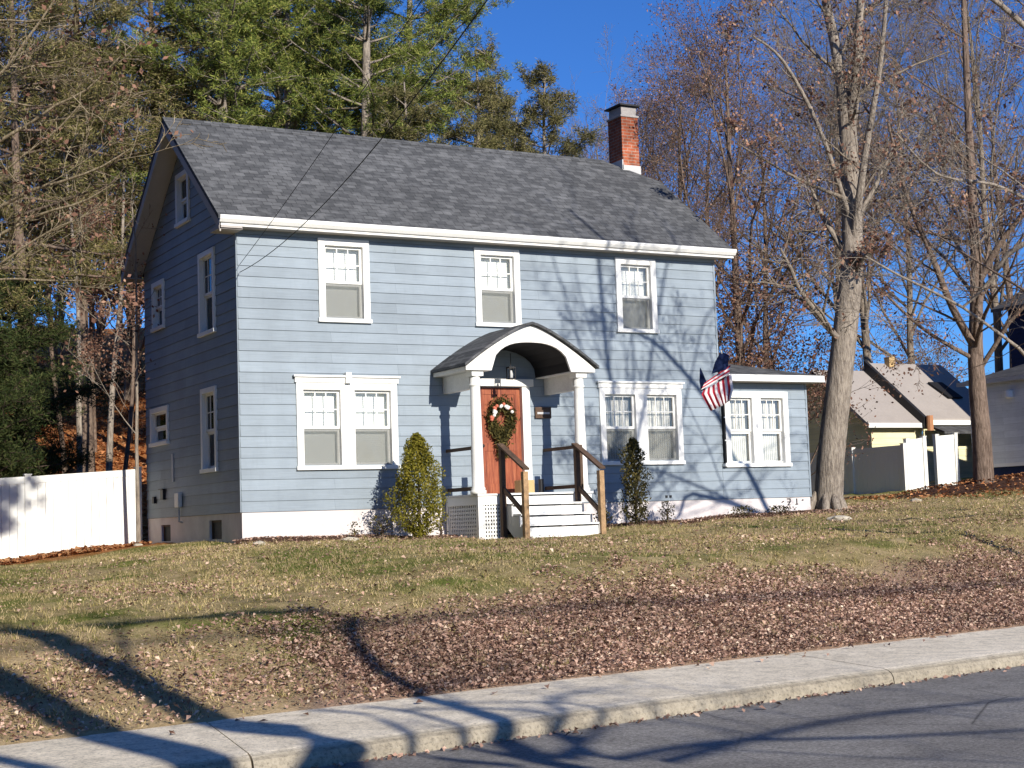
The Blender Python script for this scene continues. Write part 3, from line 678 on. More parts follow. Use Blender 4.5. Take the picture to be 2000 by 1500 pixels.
hp(MB().box(bay[0]-.07, bay[0]-.035, -.10, -.02, bay[2]+.08, bay[3]-.05), 'side_light', M['dark_room'])
m = MB()
for z in np.linspace(bay[2]+.08, bay[3]-.08, 4): m.box(bay[0]-.075, bay[0]-.033, -.11, -.1, z-.012, z+.012)
m.box(bay[0]-.10, bay[0]-.02, -.13, -.018, bay[2]+.02, bay[2]+.075); hp(m, 'side_light_trim', M['white'])
wx1 = WX1+.24; rzz = 2.60; hz_ = rzz+.62
A, B, Cc, Dd = (WX0+.0, -.3, rzz), (wx1, -.3, rzz), (WX0+.25, 2.0, hz_), (wx1, 4.3, rzz); E_ = (WX0, 2.0, hz_); F_ = (WX0, 4.3, rzz)
m = MB()
for q in ((A, B, Cc, E_), (B, Dd, Cc), (Dd, F_, E_, Cc)): m.poly(q); m.poly([(x, y, z-.06) for x, y, z in q][::-1])
wr = hp(m, 'wing_roof', M['roof'])
m = MB(); m.box(WX0+.01, wx1+.02, -.36, -.30, 2.455, 2.595); m.box(wx1, wx1+.02, -.30, 4.3, 2.455, 2.595); hp(m, 'wing_fascia', M['white'], wr, .005)
hp(MB().box(WX0+.03, wx1-.002, -.299, 4.29, 2.452, 2.47), 'wing_soffit', M['soffit'], wr)
# house numbers on the wing foundation, small tap by the corner
def glyph(m, x, z, segs, w=.075, h=.13, t=.018, y=-.012):
    S = {'t': ((0, h), (w, h)), 'm': ((0, h/2), (w, h/2)), 'b': ((0, 0), (w, 0)), 'tl': ((0, h), (0, h/2)), 'tr': ((w, h), (w, h/2)), 'bl': ((0, h/2), (0, 0)), 'br': ((w, h/2), (w, 0)), 'c': ((w/2, h), (w/2, 0)), 'd': ((w, h/2), (w*.2, 0))}
    for s in segs: (a, b), (c, d) = S[s]; m.bar((x+a, y, z+b), (x+c, y, z+d), .012, t, up=(0, 1, 0))
m = MB(); glyph(m, 12.20, -.16, ('t', 'tr', 'm', 'd', 'b')); glyph(m, 12.42, -.15, ('c', 'b'), .07, .12); m.tube([(12.05, -.02, -.10), (12.09, -.02, -.08)], .012); m.tube([(12.6, -.02, -.06), (12.63, -.02, -.07)], .012)
hp(m, 'house_number', M['black'])
m = MB(); m.box(12.18, 12.24, -.05, .006, -.33, -.27); m.tube([(12.21, -.03, -.3), (12.21, -.06, -.5)], .012); hp(m, 'garden_tap', M['trimgrey'])
hp(MB().box(9.04, 9.09, -.03, -.014, .06, .11).box(9.14, 9.19, -.03, -.014, .06, .11), 'wall_vent', M['black'])
hp(MB().box(1.0, 1.05, -.06, -.01, 2.40, 2.44), 'cable_bracket', M['black'])

# ------------------------------------------------------------------ small things at the porch
def leafquads(P, size, aspect=0.5, up=0.0, fold=False, r=rng):
    n = len(P); d = r.normal(size=(n, 3)); d[:, 2] += up; d /= np.linalg.norm(d, axis=1)[:, None]
    e = r.normal(size=(n, 3)); e -= (e*d).sum(1)[:, None]*d; e /= np.linalg.norm(e, axis=1)[:, None]
    s = (np.asarray(size)*r.uniform(.6, 1.3, n))[:, None] if np.ndim(size) == 0 else (size*r.uniform(.7, 1.3, n))[:, None]
    a = d*s; b = e*s*aspect
    V = np.stack([P-a*.5, P+b*.5, P+a*.5, P-b*.5], 1).reshape(-1, 3)
    return V, np.arange(4*n).reshape(-1, 4)
wrth = empty('wreath', (5.27, -.02, 1.72)); wrth.scale = (1.0, 1, 1.08); tag(wrth, 'evergreen wreath with cream and pink ornaments hanging on the red front door', 'wreath')
n = 2600; t = rng.uniform(0, 2*math.pi, n); rr = np.abs(rng.normal(.22, .05, n)); P = np.stack([rr*np.cos(t), rng.normal(-.03, .025, n), rr*np.sin(t)*1.25-.05], 1)
n2 = 1400; P2 = np.stack([rng.normal(0, .08, n2), rng.normal(-.03, .03, n2), rng.uniform(-.75, -.2, n2)], 1); P2[:, 0] *= 1-(-.2-P2[:, 2])*.9
Vv, Ff = leafquads(np.concatenate([P, P2]), .08, .3); link('wreath_foliage', np_mesh('wreath_foliage', Vv, Ff, M['holly']), wrth)
pinkm = mottled('pink_ornament', (.55, .16, .10), .2)
for i in range(24):
    a = random.uniform(.3, 2.9) if i < 14 else random.uniform(-.2, 3.3); rr_ = .21 if i < 14 else .24
    MB().lathe((rr_*math.cos(a)+random.uniform(-.03, .03), -.09, rr_*1.1*math.sin(a)-.05), [(.01, -.03), (.033, -.014), (.033, .014), (.01, .03)], 8).build('ornament', M['white_worn'] if i < 14 else pinkm, wrth)
sg = empty('house_sign', (6.02, -.03, 1.78)); tag(sg, 'dark rectangular plaque mounted on the wall right of the front door', 'sign')
MB().box(0, .36, -.03, .0, -.10, .12).build('plaque', M['darkwood'], sg, .004)
MB().box(.04, .32, -.034, -.031, -.02, .02).build('lettering', M['trimgrey'], sg)
tag(MB().box(5.36, 5.66, -.55, -.30, .201, .46).box(5.50, 5.52, -.551, -.299, .455, .462).build('parcel', M['tan'], None, .006), 'tan cardboard parcel left on the porch in front of the red door', 'parcel')
v_ = empty('umbrella_stand', (5.98, -.25, .201)); tag(v_, 'slim black cylinder standing on the porch just right of the door', 'container')
MB().lathe((0, 0, 0), [(.05, 0), (.055, .02), (.05, .26), (.056, .28)], 14).build('cylinder_body', M['black'], v_)

# ------------------------------------------------------------------ flag
fl = empty('flag', tuple(at(1424, 742, 28.9))); tag(fl, 'red and white striped flag with dark blue canton on a pole beside the wing', 'flag')
fo = np.array(fl.location); FD = 28.6
def fp(px, py, dd=0): return tuple(at(px, py, FD+dd)-fo)
k = NT('flag_cloth', 0.85, 0.1)
uvn = k.n('ShaderNodeUVMap'); sx_ = k.sep(uvn.outputs[0])
st_ = k.ramp(k.math('FRACT', sx_[0]), [(0.0, (0.50, 0.035, 0.06)), (0.5, (0.72, 0.66, 0.66))], 'CONSTANT')
k.color(st_); M['flag'] = k.m
def cloth(name, rows, stripes, mat, waves=0.0):
    nu, nv = 33, 9; V = []; F = []; UV = []
    for j in range(nv):
        t = j/(nv-1); q = t*(len(rows)-1); i0 = min(int(q), len(rows)-2); ft = q-i0
        for i in range(nu):
            s = i/(nu-1)
            def row(rw):
                qq = s*(len(rw)-1); k0 = min(int(qq), len(rw)-2); f_ = qq-k0; return np.array(rw[k0])*(1-f_)+np.array(rw[k0+1])*f_
            p = row(rows[i0])*(1-ft)+row(rows[i0+1])*ft
            V.append(fp(p[0], p[1], p[2]+waves*t*math.sin(s*stripes*math.pi*2+.6))); UV.append((s*stripes, t))
    for j in range(nv-1):
        for i in range(nu-1): a = j*nu+i; F.append((a, a+1, a+nu+1, a+nu))
    me = bpy.data.meshes.new(name); me.from_pydata(V, [], F); me.materials.append(mat)
    u = me.uv_layers.new(name='UVMap')
    for l in me.loops: u.data[l.index].uv = UV[l.vertex_index]
    me.polygons.foreach_set('use_smooth', [True]*len(F))
    o = link(name, me, fl); sm = o.modifiers.new('s', 'SOLIDIFY'); sm.thickness = .004; return o
cloth('striped_cloth', [[(1374, 762, .1), (1400, 748, .15), (1428, 730, .2)], [(1370, 770, .0), (1402, 765, .1), (1432, 760, .2)], [(1388, 803, -.1), (1412, 792, .0), (1426, 782, .15)]], 6.0, M['flag'], .06)
cloth('folded_cloth', [[(1369, 762, -.08), (1424, 731, .0)], [(1376, 748, -.06), (1427, 712, .05)]][::1], 0.0, M['flag'])
fc = [o for o in bpy.data.objects if o.name == 'folded_cloth'][0]
for l, lp in enumerate(fc.data.loops):
    uv = fc.data.uv_layers[0].data[l].uv; uv[0] = uv[1]*2.0+.5
cloth('canton', [[(1367, 717, .0), (1370, 722, .0)], [(1366, 745, .0), (1381, 748, .02)], [(1369, 764, .0), (1377, 761, .02)]], 1, M['navy_cloth'])
cloth('canton_fold', [[(1408, 686, .05), (1424, 694, .05)], [(1396, 708, .02), (1422, 716, .04)], [(1390, 730, .0), (1418, 722, .02)]], 1, M['navy_cloth'])
MB().tube([fp(1426, 768, .75), fp(1408, 684, .0)], .014, 8).build('flag_pole', M['white'], fl)

# ------------------------------------------------------------------ fences
def vinyl_fence(name, A_, B_, h0, npost, label, boards=.18, ends=True, ha=None):
    A_ = np.array(A_, float); B_ = np.array(B_, float); L = np.linalg.norm(B_[:2]-A_[:2]); ang = math.atan2(B_[1]-A_[1], B_[0]-A_[0])
    e = empty(name, (A_[0], A_[1], A_[2]), ang); tag(e, label, 'fence', 'white vinyl privacy fences'); dz = B_[2]-A_[2]
    hB = ha or h0
    def zt(t): return dz*t
    seg = L/(npost)
    for i in range(npost):
        a, b = i*seg, (i+1)*seg; m = MB(); n = max(1, int((seg-.1)/boards))
        for j in range(n):
            x0 = a+.05+(seg-.1)*j/n; x1 = a+.05+(seg-.1)*(j+1)/n-.006; t = (x0+x1)/2/L; hh = h0+(hB-h0)*t
            m.box(x0, x1, -.012, .012, zt(t)-.1, zt(t)+hh-.08)
        m.build('board_panel', M['vinyl'], e)
        for zz, th in ((.08, .14), (-.07, .14)):
            t0, t1 = a/L, b/L
            za = (zt(t0)+(h0+(hB-h0)*t0)-.14) if zz > 0 else zt(t0)+.0; zb = (zt(t1)+(h0+(hB-h0)*t1)-.14) if zz > 0 else zt(t1)+.0
            m = MB(); m.prism([(a+.05, -.025, za), (b-.05, -.025, zb), (b-.05, -.025, zb+.14), (a+.05, -.025, za+.14)], (0, .05, 0))
            m.build('rail', M['vinyl'], e)
    for i in range(npost+1):
        t = i/npost; hh = h0+(hB-h0)*t
        m = MB(); m.box(i*seg-.06, i*seg+.06, -.06, .06, zt(t)-.2, zt(t)+hh+.03); m.box(i*seg-.075, i*seg+.075, -.075, .075, zt(t)+hh+.03, zt(t)+hh+.05)
        p = m.build('post', M['vinyl'], e)
    return e
vinyl_fence('vinyl_fence', (-7.0, 5.75, -1.02), (-.18, 5.95, -.66), 1.70, 3, 'sunlit white vinyl privacy fence running left from the blue house', .15)
fx, fy = 22.05, 6.9
vinyl_fence('vinyl_fence', (fx, fy+6.5, -.30), (fx, fy, -.36), 1.78, 3, 'shaded run of white fence between the big trunk and the sunlit panels', ha=1.84)
vinyl_fence('vinyl_fence', (fx+.1, fy-.02, -.34), (fx+.75, fy-.02, -.10), 1.95, 1, 'narrow sunlit white fence panel at the corner of the shaded run', .16, ha=1.78)
vinyl_fence('vinyl_fence', (fx+1.25, fy, -.02), (fx+2.0, fy, .02), 1.75, 1, 'sunlit white fence panel farthest right, next to the forked tree', .16)

# ------------------------------------------------------------------ neighbouring houses
Nn = empty('yellow_house', (26, 12, -.3)); tag(Nn, 'pale yellow house with broad beige shingle roof behind the white fence', 'house')
def nb(m, name, mat, par, e): m.v = [(x-e[0], y-e[1], z-e[2]) for x, y, z in m.v]; return m.build(name, mat, par)
e = (26, 12, -.3)
sB = (4.59-2.44)/2.49
m = siding(lambda t, o, z: (25.7+t, 12.25-o, z), 2.2, -.6, 2.35, [], expo=.2); nb(m, 'front_wall', M['siding_yellow'], Nn, e)
m = siding(lambda t, o, z: (25.7-o, 12.25+t, z), 5.0, -.6, 4.4, [], lambda p, q, z: (p, q) if z < 2.4 else ((max(p, (z-2.4)/sB), min(q, 5-(z-2.4)/sB)) if (z-2.4)/sB < 2.5 else None), expo=.2); nb(m, 'gable_wall', M['siding_yellow'], Nn, e)
def slope(x0, x1, y0, z0, y1, z1, th=.12):
    return MB().prism([(x0, y0, z0), (x0, y1, z1), (x0, y1, z1-th), (x0, y0, z0-th)], (x1-x0, 0, 0))
nb(slope(25.3, 27.75, 11.95, 2.47, 14.6, 4.47), 'lower_roof', M['roof_pale'], Nn, e)
nb(slope(25.3, 27.75, 17.25, 2.47, 14.6, 4.47), 'lower_roof', M['roof_pale'], Nn, e)
nb(MB().box(25.3, 27.6, 11.9, 11.95, 2.32, 2.47), 'fascia', M['white'], Nn, e)
nb(slope(27.75, 31.2, 11.85, 2.62, 14.55, 4.74), 'main_roof', M['roof_pale'], Nn, e)
nb(slope(27.75, 31.2, 17.25, 2.62, 14.55, 4.74), 'main_roof', M['roof_pale'], Nn, e)
m = MB(); m.prism([(27.62, 11.8, 2.66), (27.62, 14.55, 4.82), (27.62, 14.55, 4.45), (27.62, 11.8, 2.3)], (.13, 0, 0)); nb(m, 'rake_board', M['black'], Nn, e)  # board blackened as the shade line between the two roofs
nb(siding(lambda t, o, z: (27.8+t, 12.1-o, z), 3.4, -.6, 2.5, [], expo=.2), 'front_wall', M['siding_yellow'], Nn, e)
nb(MB().box(27.8, 31.2, 11.8, 11.85, 2.4, 2.56), 'fascia', M['white'], Nn, e)
nb(slope(27.9, 31.0, 11.2, 2.15, 11.8, 2.36, .08), 'lean_to_roof', M['roof_grey'], Nn, e)
m = MB(); ny_ = lambda y: 2.62+(y-11.85)*2.12/2.7
m.prism([(29.7, 12.75, ny_(12.75)+.05), (30.35, 12.75, ny_(12.75)+.05), (30.15, 13.5, ny_(13.5)+.05), (29.5, 13.5, ny_(13.5)+.05)], (0, -.03, .04)); nb(m, 'skylight', M['dark_room'], Nn, e)
m = MB(); m.tube([(27.75, 11.68, 2.2), (27.75, 11.68, 2.7)], .11, 10); nb(m, 'vent_pipe', M['ochre'], Nn, e)
m = MB(); m.box(28.55, 28.8, 14.3, 14.55, 4.6, 4.95); nb(m, 'chimney', M['tan'], Nn, e)

C2 = empty('grey_house', (25, 3, .3)); tag(C2, 'shaded grey house with navy base at the right edge behind the forked tree', 'house'); e = (25, 3, .3)
gx0, gy1 = 24.42, 6.6
nb(siding(lambda t, o, z: (gx0-o, 0+t, z), gy1, .86, 3.25, [], expo=.13), 'side_wall', M['siding_grey'], C2, e)
nb(MB().box(gx0-.02, gx0+.2, 0, gy1, .76, .86), 'water_table', M['white'], C2, e)
nb(MB().box(gx0+.05, gx0+.3, 0, gy1, -.5, .76), 'foundation', M['navy'], C2, e)
nb(siding(lambda t, o, z: (gx0+t, gy1+o, z), 6, .2, 3.25, [], expo=.13), 'rear_wall', M['siding_grey'], C2, e)
nb(siding(lambda t, o, z: (gx0+t, 0-o, z), 6, .2, 3.25, [], expo=.13), 'front_wall', M['siding_grey'], C2, e)
m = MB(); m.prism([(gx0-.12, -.2, 3.27), (27.3, -.2, 3.95), (30.4, -.2, 3.27), (30.4, -.2, 3.15), (27.3, -.2, 3.83), (gx0-.12, -.2, 3.15)], (0, gy1+.45, 0)); nb(m, 'lower_roof', M['roof_grey'], C2, e)
nb(MB().box(gx0-.18, gx0-.12, -.25, gy1+.3, 3.15, 3.27), 'gutter', M['trimgrey'], C2, e)
nb(siding(lambda t, o, z: (30.5-o, 0+t, z), 10.6, .2, 6.3, [], expo=.16), 'upper_side_wall', M['navy'], C2, e)  # deep shade of this storey is put into its near-black navy
nb(siding(lambda t, o, z: (30.5+t, 10.6+o, z), 6, .2, 6.3, [], expo=.16), 'upper_rear_wall', M['navy'], C2, e)
m = MB(); m.prism([(30.1, -.3, 6.2), (33.6, -.3, 7.9), (37.1, -.3, 6.2), (37.1, -.3, 6.1), (33.6, -.3, 7.75), (30.1, -.3, 6.1)], (0, 11.3, 0)); nb(m, 'upper_roof', M['roof_grey'], C2, e)
fld = MB(); fld.lathe((gx0-.09, 5.0, 2.75), [(.03, -.1), (.13, -.05), (.12, .12), (.03, .16)], 10); nb(fld, 'floodlight', M['white'], C2, e)

# ------------------------------------------------------------------ trees
class Tree:
    def __init__(s, seed): s.pl = []; s.r = np.random.default_rng(seed); s.tips = []; s.ends = []
    def line(s, P, r0, r1, sides=3):
        P = np.asarray(P, float); s.pl.append((P, np.linspace(r0, r1, len(P)), sides))
    def mesh(s, name, mat, sides_min=3, sel=None):
        groups = {}
        for P, rr, k in s.pl:
            if sel and not sel(rr[0]): continue
            groups.setdefault((len(P), k), []).append((P, rr))
        VV = []; FF = []; off = 0
        for (n, k), L in groups.items():
            P = np.stack([a for a, _ in L]); rr = np.stack([b for _, b in L])
            T = np.empty_like(P); T[:, 1:-1] = P[:, 2:]-P[:, :-2]; T[:, 0] = P[:, 1]-P[:, 0]; T[:, -1] = P[:, -1]-P[:, -2]
            T /= np.linalg.norm(T, axis=2, keepdims=True)+1e-9
            ref = np.where(np.abs(T[:, :1, 2:3]) > .9, np.array([1., 0, 0]), np.array([0, 0, 1.]))
            A = np.cross(T, np.broadcast_to(ref, T.shape)); A /= np.linalg.norm(A, axis=2, keepdims=True)+1e-9; B = np.cross(T, A)
            th = np.arange(k)*2*math.pi/k
            ring = P[:, :, None]+rr[:, :, None, None]*(A[:, :, None]*np.cos(th)[:, None]+B[:, :, None]*np.sin(th)[:, None])
            VV.append(ring.reshape(-1, 3)); m = len(L)
            base = off+(np.arange(m)[:, None, None]*n+np.arange(n-1)[None, :, None])*k+np.arange(k)[None, None]
            nxt = off+(np.arange(m)[:, None, None]*n+np.arange(n-1)[None, :, None])*k+(np.arange(k)[None, None]+1) % k
            FF.append(np.stack([base, nxt, nxt+k, base+k], -1).reshape(-1, 4)); off += m*n*k
        return np_mesh(name, np.concatenate(VV), np.concatenate(FF), mat, True)
    def path(s, p, d, L, n, wob, up=0.0):
        P = [np.array(p, float)]; d = np.array(d, float)
        for i in range(n):
            d = d+s.r.normal(0, wob, 3)+np.array([0, 0, up]); d /= np.linalg.norm(d); P.append(P[-1]+d*L/n)
        return np.array(P), d
    def grow(s, p, d, L, r, level, spec):
        sp = spec[level]; n = sp.get('n', 5)
        P, _ = s.path(p, d, L, n, sp.get('wob', .12), sp.get('up', 0.03))
        r1 = r*sp.get('taper', .35); s.line(P, r, max(r1, .004), sp.get('sides', 3))
        s.children(P, r, r1, L, level, spec); return P
    def children(s, P, r, r1, L, level, spec):
        sp = spec[level]
        if level+1 >= len(spec): s.tips.append(P[-1]); s.tips.append(P[len(P)//2]); return
        c = sp['kids']; c = int(s.r.poisson(c)) if c < 4 else int(c*s.r.uniform(.8, 1.2))
        for i in range(max(1, c)):
            t = sp.get('t0', .25)+(1-sp.get('t0', .25))*((i+s.r.uniform(.1, .9))/max(1, c)); t = min(t, .99); q = t*(len(P)-1); k = int(q); f = q-k
            pos = P[k]*(1-f)+P[k+1]*f; T = P[k+1]-P[k]; T /= np.linalg.norm(T)
            az = s.r.normal(size=3); az -= az.dot(T)*T; az /= np.linalg.norm(az)
            a = R(s.r.normal(sp.get('ang', 45), 10)); dd = T*math.cos(a)+az*math.sin(a)
            rr = (r+(r1-r)*t)*sp.get('rr', .6); LL = L*sp.get('lr', .5)*(1.15-.6*t)*s.r.uniform(.7, 1.25)
            s.grow(pos, dd, LL, max(rr, .005), level+1, spec)
HARD = [dict(kids=15, ang=42, lr=.48, rr=.5, t0=.28, wob=.05, up=.02, n=9, sides=8, taper=.25),
        dict(kids=9, ang=42, lr=.5, rr=.5, t0=.2, wob=.13, up=.05, n=6, sides=5),
        dict(kids=6, ang=42, lr=.55, rr=.5, t0=.15, wob=.16, up=.05, n=5, sides=3),
        dict(kids=4, ang=40, lr=.6, rr=.6, t0=.2, wob=.18, up=.05, n=4, sides=3),
        dict(n=3, wob=.2, up=.05, sides=3)]
HARDF = [dict(kids=19, ang=38, lr=.46, rr=.5, t0=.25, wob=.05, up=.02, n=9, sides=8, taper=.25),
         dict(kids=10, ang=40, lr=.5, rr=.5, t0=.15, wob=.12, up=.06, n=6, sides=4),
         dict(kids=7, ang=40, lr=.55, rr=.55, t0=.12, wob=.14, up=.06, n=5, sides=3),
         dict(kids=5, ang=38, lr=.62, rr=.65, t0=.15, wob=.16, up=.06, n=4, sides=3),
         dict(n=3, wob=.18, up=.05, sides=3)]
def hardwood(seed, h, r, bark_m, leaves=0, leafmat_='russet', lsize=.13, spec=HARD, lean=(0, 0), leaf_low=0):
    T = Tree(seed); P, _ = T.path((0, 0, -.4), (lean[0], lean[1], 1), h, 9, .035, .02)
    T.line(P, r, r*.2, 8); T.children(P, r, r*.2, h, 0, spec)
    out = [('trunk', T.mesh('trunk', M[bark_m], sel=lambda q: q > r*.3)), ('twigs', T.mesh('twigs', M[bark_m], sel=lambda q: q <= r*.3))]
    if leaves:
        tp = np.array(T.tips)
        if leaf_low: tp = tp[tp[:, 2] < h*leaf_low]
        ix = T.r.integers(0, len(tp), leaves); P = tp[ix]+T.r.normal(0, .12, (leaves, 3))
        V, F = leafquads(P, lsize, .6, 0, r=T.r); out.append(('leaves', np_mesh('leaves', V, F, M[leafmat_])))
    return out
def pine(seed, h, r, cr, crown0, tufts, needle, bark_m='bark_pale', nl=.26, per=16, shape=1.0, dens=1.0, droop=0.0, whorl=.7):
    T = Tree(seed); P, _ = T.path((0, 0, -.4), (0, 0, 1), h, 8, .02, .02); T.line(P, r, .03, 8); C = []
    z = crown0*h
    while z < h*.985:
        t = z/h; q = t*8; k = min(int(q), 7); pos = P[k]*(1-(q-k))+P[k+1]*(q-k)
        u = (t-crown0)/(1-crown0); reach = cr*(1-u)**.65*min(1, .35+u*3.2)+.3
        for j in range(T.r.integers(3, 6)):
            a = T.r.uniform(0, 2*math.pi); L = reach*T.r.uniform(.55, 1.25)
            d = np.array([math.cos(a), math.sin(a), .12+.5*u-droop]); B, _ = T.path(pos, d, L, 5, .09, .05-droop*.1); T.line(B, .05*(1-u)+.02, .01, 4)
            nb_ = int(3+L*2.2*dens)
            for i in range(nb_):
                tt = T.r.uniform(.3, 1)**.8; qq = tt*5; kk = min(int(qq), 4); p = B[kk]*(1-(qq-kk))+B[kk+1]*(qq-kk)
                dd = T.r.normal(size=3)*[1, 1, .5]+[0, 0, .15]; dd /= np.linalg.norm(dd); S, _ = T.path(p, dd, L*.22*T.r.uniform(.5, 1.3)+.15, 2, .1, .05); T.line(S, .012, .005, 3)
                C += [S[1], S[2]]
                if T.r.uniform() < .5: C.append(p)
        z += whorl*T.r.uniform(.6, 1.3)
    C = np.array(C); n = len(C)*per; cc = np.repeat(C, per, 0); dirs = T.r.normal(size=(n, 3)); dirs[:, 2] = dirs[:, 2]*.7+.35; dirs /= np.linalg.norm(dirs, axis=1)[:, None]
    off = cc+T.r.normal(0, .07, (n, 3))
    e = np.cross(dirs, T.r.normal(size=(n, 3))); e /= np.linalg.norm(e, axis=1)[:, None]; L = nl*T.r.uniform(.6, 1.3, (n, 1)); wdt = nl*.07
    V = np.stack([off, off+dirs*L*.55+e*wdt, off+dirs*L, off+dirs*L*.55-e*wdt], 1).reshape(-1, 3)
    return [('trunk', T.mesh('trunk', M[bark_m])), ('needles', np_mesh('needles', V, np.arange(4*n).reshape(-1, 4), M[needle]))]
def place(kind, parts, loc, rz=0, s=1.0, label='', cat='tree', group=None, lean=0):
    e = empty(kind, loc, rz); e.scale = (s, s, s*1.0); tag(e, label, cat, group)
    if lean: e.rotation_euler = (0, lean, rz)
    for nm, me in parts: link(nm, me, e)
    return e
def gp(px, d, dy=0):   # ground point in the direction of px at distance d
    p = at(px, 1000, d); return (p[0], p[1], float(gz(p[0], p[1]))-.05)

pineA = pine(11, 25, .26, 4.6, .22, 0, 'pine', per=60, dens=1.05, nl=.165, whorl=.62); pineB = pine(12, 24, .24, 4.2, .30, 0, 'pine', per=60, dens=1.05, nl=.165, whorl=.62); pineC = pine(13, 15, .2, 3.4, .15, 0, 'pine_dull', dens=1.5, per=30, nl=.18)
GP = 'white pines behind the blue house'
sky_block_pine = pine(15, 17, .26, 4.2, .03, 0, 'darkgreen', 'bark_dark', nl=.4, per=12, whorl=.5)  # unseen pines added to cut the sky light on the gable
for i, (x, y, lb) in enumerate([(-10, -4, 'unseen dark pine added to block sky light, nearest the street, outside the left edge'), (-10.5, 1.5, 'unseen dark pine added to block sky light, second from the street'), (-10, 7, 'unseen dark pine added to block sky light, level with the fence'), (-18, 12, 'unseen dark pine added to block sky light, behind the fence line'), (-20, -2, 'unseen dark pine added to block sky light, farthest to the left'), (-12, -10.5, 'unseen dark pine added to block sky light, by the street at the left, nearest the sidewalk'), (-18, -20, 'unseen dark pine added to block sky light, left of the street bend'), (-21, -34, 'unseen dark pine added to block sky light, across the street, far left'), (-27, -8, 'unseen dark pine added to block sky light, second row at the left')]):
    place('pine_tree', sky_block_pine, (x, y, float(gz(x, y))), i*1.3, 1.0+.06*i, lb, 'tree', 'unseen dark pines added to block sky light')
place('pine_tree', pineA, gp(468, 46), 0.4, 1.0, 'tall pine with bare pale trunk above the left half of the roof', 'tree', GP)
place('pine_tree', pineB, gp(600, 52), 2.1, 1.05, 'tall dense pine above the roof, left of the roof middle', 'tree', GP)
place('pine_tree', pineA, gp(722, 48), 3.0, .98, 'tall bright yellow-green pine above the middle of the roof', 'tree', GP)
place('pine_tree', pineB, gp(800, 55), 4.4, 1.0, 'tall pine bordering the open blue sky, left of the gap', 'tree', GP)
place('pine_tree', pineB, gp(545, 60), 5.2, 1.15, 'rearmost tall pine seen between nearer pines over the roof', 'tree', GP)
place('pine_tree', pineC, gp(935, 50), 1.0, 1.0, 'shorter dull green pine with pale trunk against the sky, nearest the tall pines', 'tree', GP)
place('pine_tree', pineC, gp(1045, 54), 2.5, .95, 'shorter dull green pine, second from the open sky', 'tree', GP)
place('pine_tree', pineC, gp(995, 47), 5.3, .80, 'shorter dull green pine in the middle of the low pines', 'tree', GP)
place('pine_tree', pineC, gp(1088, 52), 4.6, .97, 'shorter dull green pine nearest the chimney', 'tree', GP)
place('pine_tree', pineC, gp(860, 46), 3.7, .86, 'low dull pine whose top just clears the ridge', 'tree', GP)
place('pine_tree', pineC, gp(385, 58), 5.7, 1.0, 'distant dull pine above the left peak of the roof', 'tree', GP)

hemA = pine(21, 20, .22, 3.8, .32, 0, 'hemlock', 'bark_mid', nl=.16, per=22, dens=2.2, droop=.25, whorl=.5)
hemB = pine(22, 18, .2, 3.6, .30, 0, 'hemlock', 'bark_mid', nl=.16, per=22, dens=2.2, droop=.3, whorl=.55)
GH = 'olive hemlocks at the left'
place('hemlock_tree', hemB, gp(60, 40), .3, 1.0, 'olive evergreen filling the far left edge above the dark shrub', 'tree', GH)
place('hemlock_tree', hemA, gp(175, 45), 1.3, 1.0, 'tall olive-brown evergreen left of the house, centre of the left mass', 'tree', GH)
place('hemlock_tree', hemA, gp(335, 47), 2.6, 1.0, 'olive evergreen rising right behind the gable end of the house', 'tree', GH)
place('hemlock_tree', hemB, gp(-30, 46), 3.9, 1.1, 'olive evergreen cut off by the left edge, behind the bare branches', 'tree', GH)
dk = pine(31, 6.2, .14, 2.5, .04, 0, 'darkgreen', 'bark_dark', nl=.15, per=26, dens=2.0, droop=.1, whorl=.28)
p = at(45, 1000, 39); place('evergreen_tree', dk, (p[0], p[1], float(gz(p[0], p[1]))+.5), .5, 1.0, 'small dark green evergreen rising behind the white fence at far left', 'tree')
p = at(-70, 1000, 37); place('evergreen_tree', dk, (p[0], p[1], float(gz(p[0], p[1]))+.3), 2.5, .95, 'dark green evergreen cut by the left edge beside the smaller one', 'tree')

# thin trunks at the left wood edge
SAP = [dict(kids=7, ang=38, lr=.30, rr=.4, t0=.35, wob=.05, up=.03, n=8, sides=6, taper=.3), dict(kids=6, ang=42, lr=.5, rr=.5, t0=.2, wob=.15, up=.06, n=5), dict(kids=4, ang=45, lr=.55, rr=.6, t0=.2, wob=.18, n=4), dict(n=3, wob=.2)]
sapA = hardwood(41, 11, .10, 'bark_pale', 1500, 'russet', .085, SAP, leaf_low=.75); sapB = hardwood(42, 9, .08, 'bark_mid', 2200, 'russet', .085, SAP, leaf_low=.8)
sapC = hardwood(43, 7.6, .05, 'bark_pale', 500, 'russet', .085, SAP, leaf_low=.95)
GS = 'slender bare trunks between the fence and the left woods'
for i, (px, d, s, pr__, lb) in enumerate([
    (275, 37, 1.0, sapC, 'slender pale trunk standing right against the rear corner of the blue house'),
    (236, 41, .95, sapB, 'slender trunk just left of the palest trunk by the house corner'),
    (212, 44, 1.05, sapA, 'slender straight grey trunk in the middle of the leafy slope'),
    (152, 42, 1.0, sapA, 'slender pale trunk just right of the dark green evergreen'),
    (128, 46, 1.1, sapB, 'slender shaded trunk partly hidden by the dark green evergreen'),
    (186, 50, 1.15, sapB, 'thin distant trunk farther up the orange slope, left of the middle'),
    (255, 52, 1.2, sapB, 'thin distant trunk farther up the slope, close to the house')]):
    q = gp(px, d)
    if i == 0: q = (-.42, 5.1, -.7)
    place('bare_sapling', pr__, q, i*1.1, s, lb, 'tree', GS)
